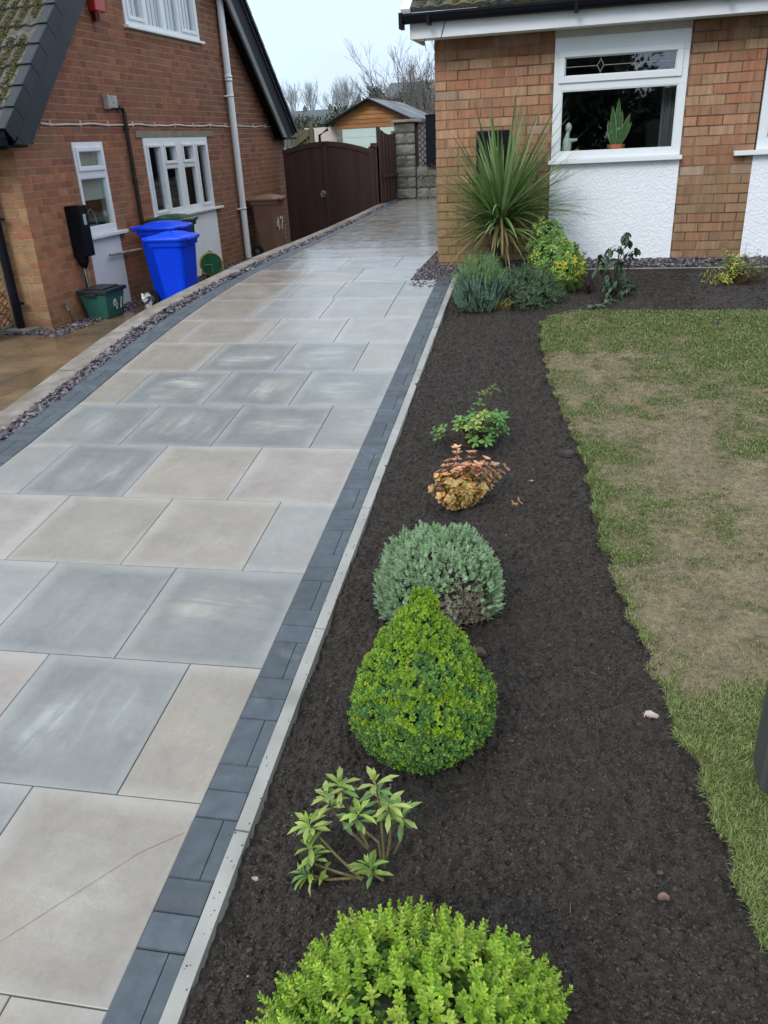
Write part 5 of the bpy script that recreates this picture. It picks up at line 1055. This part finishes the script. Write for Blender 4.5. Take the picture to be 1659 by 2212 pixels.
# soft grey green conifer
S_ = shrub('dwarf_conifer', 'feathery grey green dwarf conifer at the corner of the bed below the spiky palm', (-.83,6.70,-1.30)); a = Acc()
n = 950; az = rng.uniform(0, 2*math.pi, n); t = rng.random(n); R_ = .205*np.sqrt(np.clip(1-(t*1.02-.38)**2/.42, .05, 1)); rr = R_*rng.uniform(.75,1.08,n); lump = 1+.12*np.sin(az*5+t*4)
P = np.stack([-.83+np.cos(az)*rr*lump, 6.70+np.sin(az)*rr*lump, -1.30+.37*t*rng.uniform(.9,1.12,n)],-1); D = nrm(np.stack([np.cos(az)*.45, np.sin(az)*.45, np.ones(n)*1.1],-1)+rng.normal(0,.15,(n,3)))
hi = t > .62; rosettes(a, P[~hi], D[~hi], 3, 6, .017, .005, [(.17,.28,.20),(.21,.33,.24),(.12,.21,.15)], (15,50), .75, .2); rosettes(a, P[hi], D[hi], 3, 6, .017, .005, [(.20,.34,.12),(.25,.38,.15),(.15,.27,.11)], (12,45), .8, .2)
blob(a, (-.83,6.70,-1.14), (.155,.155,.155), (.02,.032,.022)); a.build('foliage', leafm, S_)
# low dark evergreen
S_ = shrub('low_evergreen', 'low spreading dark green shrub between the conifer and the yellow bush', (-.47,6.88,-1.28)); a = Acc()
P, D, q = ell_points((-.47,6.90,-1.24), (.27,.24,.20), 1100, -.25, .14); P[:,2] = np.maximum(P[:,2], zs(P[:,1])); rosettes(a, P, nrm(D+rng.normal(0,.4,D.shape)), 2, 5, .020, .008, [(.07,.13,.06),(.10,.18,.08),(.14,.21,.10),(.055,.10,.05)], (30,70), .7, .2)
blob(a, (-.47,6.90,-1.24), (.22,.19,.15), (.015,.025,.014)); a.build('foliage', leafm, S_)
a = Acc(); n = 45; az = rng.uniform(0,6.28,n); leaves(a, np.tile((-.62,6.62,-1.30),(n,1))+rng.normal(0,.015,(n,3)), np.stack([np.cos(az)*.7,np.sin(az)*.7,np.ones(n)],-1), np.tile((0,0,1.),(n,1))+rng.normal(0,.3,(n,3)), .14, .006, pal([(.35,.28,.07),(.28,.22,.06),(.30,.20,.08)], n), .5)
o = a.build('golden_grass_tuft', leafm); tag(o, 'small golden grass tuft between the conifer and the dark green shrub', 'grass tuft')
# variegated euonymus
S_ = shrub('variegated_shrub', 'green and yellow leaved bush climbing where the brick pier meets the white panel', (-.24,7.2,-1.24)); a = Acc()
P, D, q = ell_points((-.23,7.25,-1.06), (.21,.2,.21), 520, -.8, .16); P2, D2_, q2 = ell_points((-.33,7.45,-.92), (.14,.15,.22), 260, -.6, .18); P = np.concatenate([P,P2]); D = np.concatenate([D,D2_])
yy = (P[:,2] > -1.17) & (P[:,2] < -.93) & (P[:,0] > -.28); yy &= rng.random(len(P)) < .5
rosettes(a, P[yy], nrm(D[yy]+rng.normal(0,.4,D[yy].shape)), 4, 2, .040, .018, [(.58,.58,.08),(.52,.54,.08),(.38,.48,.08)], (35,80), .3, .2, droop=.3)
rosettes(a, P[~yy], nrm(D[~yy]+rng.normal(0,.4,D[~yy].shape)), 4, 2, .038, .018, [(.15,.30,.06),(.21,.37,.08),(.11,.22,.055),(.36,.44,.10)], (35,80), .3, .2, droop=.3)
blob(a, (-.24,7.27,-1.06), (.14,.13,.14), (.02,.035,.012)); a.build('foliage', leafm, S_); a = Acc(); twigs(a, (-.25,7.28,-1.26), P[::25], .004, (.12,.09,.05)); a.build('stems', woodm, S_)
# camellia with drooping leaves
S_ = shrub('drooping_shrub', 'leggy dark green shrub with drooping leaves in front of the white pebbledash panel', (.24,7.05,-1.26)); a = Acc(); st = Acc(); b0 = Vector((.24,7.05,-1.28))
tops = [(.30,7.0,-.76),(.33,7.0,-.80),(.26,7.02,-.86),(.20,7.03,-.88),(.13,7.02,-.92),(.16,7.0,-.98),(.40,7.0,-.87),(.37,7.0,-.90),(.23,7.0,-.95),(.28,7.02,-.98),(.12,7.05,-1.04),(.2,7.0,-1.06),(.3,7.0,-1.05),(.27,6.95,-1.12),(.36,7.,-1.14),(.22,6.95,-1.14),(.34,6.95,-1.17),(.18,7,-1.12),(.28,6.9,-1.2),(.2,6.88,-1.22),(.40,6.97,-1.16)]
for s in tops:
    s = Vector(s); m_ = b0.lerp(s,.6)+Vector((rng.normal(0,.02),0,0)); st.tube([b0,m_,s], [.006,.004,.0025], 5, (.07,.06,.035), cap=False); n = 8
    az = rng.uniform(0,6.28,n); D = np.stack([np.cos(az)*.9, np.sin(az)*.6, rng.uniform(-1.1,-.1,n)],-1); P = np.array(s)+rng.normal(0,.012,(n,3))+np.array((0,0,-.02))*rng.random((n,1))
    leaves(a, P, D, np.stack([np.cos(az)*.6, np.sin(az)*.6, np.ones(n)],-1), rng.uniform(.055,.085,n), rng.uniform(.028,.038,n), pal([(.03,.065,.035),(.045,.09,.045),(.06,.12,.055),(.10,.15,.09)], n, .15), .3)
n = 7; leaves(a, np.array([(.12,6.72,-1.27),(.08,6.68,-1.275),(.17,6.74,-1.26),(.06,6.70,-1.27),(.2,6.8,-1.25),(.15,6.7,-1.27),(.1,6.74,-1.27)]), rng.normal(0,1,(n,3))*np.array((1,1,.15)), np.tile((0,0,1.),(n,1)), .085, .04, pal([(.11,.17,.10),(.08,.14,.08)], n), .15)
a.build('leaves', leafm, S_); st.build('stems', woodm, S_)
S_ = shrub('dead_plant', 'small clump of dead dark twigs left of the drooping leaved shrub', (.05,7.2,-1.25), 'dead plant'); a = Acc()
for k in range(38):
    q = rng.uniform(0,6.28); e_ = (.05+.13*math.cos(q)*rng.random(), 7.2+.08*math.sin(q), -1.25+.14*rng.random()); a.tube([(.05,7.2,-1.27), tuple(np.array((.05,7.2,-1.26))*.5+np.array(e_)*.5+rng.normal(0,.015,3)), e_], [.003,.0025,.0015], 4, (.05,.033,.028), cap=False)
a.build('twigs', woodm, S_)
# yellow variegated bush, right
S_ = shrub('variegated_shrub', 'open twiggy bush with yellow and green leaves at the right before the second brick pier', (1.27,7.42,-1.25)); a = Acc(); st = Acc()
for k in range(90):
    q = rng.uniform(0,6.28); el = rng.uniform(.15,1.35); d = np.array((math.cos(q)*math.cos(el)*1.0, math.sin(q)*math.cos(el)*.7, math.sin(el)*.95)); L_ = rng.uniform(.20,.36); p = np.array((1.27,7.42,-1.24)); e_ = p+d*L_; m_ = (p+e_)/2+np.array((0,0,-.02)); st.tube([p,m_,e_], [.0035,.0025,.0012], 4, (.20,.12,.06), cap=False)
    pp = np.array([m_+(e_-m_)*t for t in (.2,.5,.8,1.)]); left = e_[0] < 1.3
    rosettes(a, pp, np.tile(d,(4,1)), 3, 1, .024, .012, [(.58,.56,.10),(.30,.42,.08),(.19,.32,.06),(.52,.52,.12)] if left else [(.24,.26,.10),(.34,.34,.12),(.14,.18,.07)], (40,80), .3, .2)
a.build('foliage', leafm, S_); st.build('stems', woodm, S_)
# stones in the bed
def stone(label, x, y, s, col, flat=.4, name='stone'):
    a = Acc(); z = zf(y)-.012; P = []; n_ = 9
    for lev, (k, h_) in enumerate(((1.,0.),(.9,.6),(.55,1.))):
        for i in range(n_): q = 2*math.pi*i/n_; r_ = s*k*(1+.25*math.sin(3*q+x*9)+.12*math.sin(5*q)); P.append((x+r_*math.cos(q), y+r_*.6*math.sin(q), z+s*flat*h_*(1+.1*math.sin(q*2))))
    a.add(P, [(l*n_+i, l*n_+(i+1)%n_, (l+1)*n_+(i+1)%n_, (l+1)*n_+i) for l in range(2) for i in range(n_)]); a.add(P[-n_:], [tuple(range(n_))]) 
    o = a.build(name, mat('stone_'+str(int(abs(x)*100)), col, rough=.8, scale=30, bump=.3), bevel=.002); tag(o, label, 'stone')
stone('pale pink flat stone chip lying in the soil near the lawn edge', .29, 2.20, .028, (.50,.40,.38))
stone('brown pebble low in the soil at the right of the lime dome', .29, 1.55, .016, (.22,.13,.10), .8)
stone('dark lump of earth beside the lawn edge', -.03, 4.05, .04, (.05,.042,.04), .7, 'earth_lump')
stone('pale sliver of stone next to the edging kerb', -.785, 1.41, .012, (.35,.31,.30))
stone('small white pebble on the soil right of the orange shrub', -.2, 3.75, .012, (.55,.53,.50))
stone('reddish brown stone at the foot of the grey green dome', -.30, 2.42, .035, (.09,.055,.045), .6)
# fence post at the right edge
FPst = thing('timber_post', 'weathered dark grey timber post at the right edge of the lawn', 'post', (.62,1.98,-1.76)); greyw = mat('grey_timber', (.075,.08,.078), (.055,.058,.056), rough=.85, scale=6, stretch=(4,4,.5), bump=.3, bscale=50)
a = Acc(); a.box(.575,.60,1.92,2.04,-1.80,-.9); a.build('side_board', greyw, FPst, bevel=.003); a = Acc(); a.box(.603,.735,1.90,2.03,-1.80,-.92); a.build('front_board', greyw, FPst, bevel=.003)
a = Acc(); blob(a, (.575,1.90,-1.77), (.022,.02,.018), (.07,.065,.06), 10, .2); o = a.build('stone', mat('dull_stone', (.10,.095,.09), rough=.9, bump=.4)); tag(o, 'dull stone at the foot of the grey timber post', 'stone')
# ---- things behind the bungalow window
SP = thing('snake_plant', 'upright snake plant with yellow edged leaves in a terracotta pot on the window sill', 'plant', (.22,8.46,-.235)); terr = mat('terracotta', (.45,.12,.05), (.38,.10,.045), rough=.8)
a = Acc(); a.lathe([(.052,-.235),(.068,-.17),(.070,-.155),(.078,-.155),(.080,-.125),(.070,-.125),(.068,-.14),(.001,-.14)], .222, 8.385, 24); a.build('pot', terr, SP)
a = Acc()
for (dx, h_, ln_) in ((-.0,.40,.0),(-.035,.34,-.10),(-.055,.22,-.26),(.03,.27,.34),(.045,.20,.50),(.01,.3,.10)):
    segs = 8; V = []; Cc = []
    for i in range(segs+1):
        t = i/segs; w_ = .027*(math.sin(math.pi*min(1, t*.85+.13)))**.8*(1 if t < .99 else .05); cx_ = .222+dx*.5+ln_*h_*t; z = -.14+h_*t
        for k_, cc in ((-1,(.55,.6,.25)),(-.72,(.08,.18,.06)),(.72,(.09,.19,.065)),(1,(.55,.6,.25))): V.append((cx_+w_*k_, 8.385+.05*dx+.006*abs(k_), z)); Cc.append(cc)
    a.add(V, [(i*4+k, i*4+k+1, (i+1)*4+k+1, (i+1)*4+k) for i in range(segs) for k in range(3)], np.array(Cc))
a.build('leaves', leafm, SP)
FG = thing('figurine', 'small white figurine with outstretched arm at the left of the window sill', 'figurine', (-.26,8.45,-.235)); cer = mat('white_ceramic', (.6,.63,.58), (.5,.53,.48), rough=.35)
a = Acc(); blob(a, (-0.227,8.385,-.13), (.045,.04,.10), (1,1,1), 16, .06); a.tube([(-0.215,8.385,-.07),(-0.175,8.38,-.075),(-0.130,8.375,-.07)], [.022,.015,.012], 8); a.tube([(-0.227,8.385,-.05),(-0.215,8.385,.0)], [.025,.015], 8); a.build('body', cer, FG, smooth=True)
a = Acc(); blob(a, (-0.215,8.385,.035), (.030,.03,.042), (1,1,1), 16, .04); a.build('head', cer, FG, smooth=True)
a = Acc(); blob(a, (-0.130,8.385,-.19), (.042,.04,.038), (1,1,1), 18, .03, 3); a.build('pumpkin_body', mat('orange_glaze', (.70,.27,.04), rough=.35), None, smooth=True); o = bpy.data.objects['pumpkin_body']; o.name = 'pumpkin_ornament'; tag(o, 'little round orange ornament beside the white figurine', 'ornament')
a = Acc(); a.tube([(-0.130,8.385,-.155),(-0.125,8.385,-.135)], [.007,.004], 6); a.build('stalk', mat('stalk', (.1,.12,.04)), o)
SF = thing('sofa', 'dim grey sofa inside the room behind the bungalow window', 'sofa', (.95,10,-1.1)); sof = mat('grey_fabric', (.62,.67,.72), (.52,.57,.62), rough=.95)
a = Acc(); a.box(.55,1.25,9.4,10.1,-.9,-.45); a.build('seat', sof, SF, bevel=.05); a = Acc(); a.box(.58,1.25,10.1,10.3,-.9,.08); a.build('backrest', sof, SF, bevel=.06); a = Acc(); a.box(.80,1.04,9.9,10.08,-.45,-.06); a.build('cushion', mat('pink_grey_cushion', (.5,.28,.33), rough=.95), SF, bevel=.05)
a = Acc()
for i in range(9): a.mbox(PR, .60+i*.028, .626+i*.028, -.3, .74, -.20-.012*(i % 2), -.185-.012*(i % 2))
a.build('added_curtain', mat('added_grey_cloth', (.13,.14,.145), (.09,.10,.105), rough=.95), RH)  # folds added to make the right of the window read greyer, like a reflection
a = Acc(); a.mbox(PR, -.6, 1.2, -.26, -.236, -.3, -.055); a.build('inner_sill', upvc_d, RH)
a = Acc(); a.mbox(PL, 9.2, 10.1, -.93, -.905, -.25, -.055); a.build('inner_sill', upvc_d, LH)
BK = thing('basket', 'wicker basket with tall handle behind the narrow window of the neighbouring house', 'basket', (-6.2,9.68,-.90)); wick = mat('wicker', (.34,.29,.20), rough=.9)
a = Acc(); a.lathe([(.08,-.905),(.11,-.80),(.10,-.80),(.07,-.895)], -6.18, 9.66, 20); a.build('bowl', wick, BK); a = Acc(); a.tube([(-6.18,9.66+.10*math.cos(q),-.81+.20*math.sin(q)) for q in np.linspace(0,math.pi,16)], .008, 6); a.build('handle', wick, BK)
a = Acc(); blob(a, (-6.16,9.82,-.86), (.05,.09,.045), (1,1,1), 14, .1); o = a.build('blue_cloth', mat('blue_cloth', (.12,.19,.26), rough=.9)); tag(o, 'folded blue cloth beside the basket in the narrow window', 'cloth')
# ---- put each thing's empty at its base
for o in list(C.objects):
    if 'base' in o:
        b = Vector(o['base']); del o['base']; o.location = b
        for ch_ in o.children: ch_.location = ch_.location - b
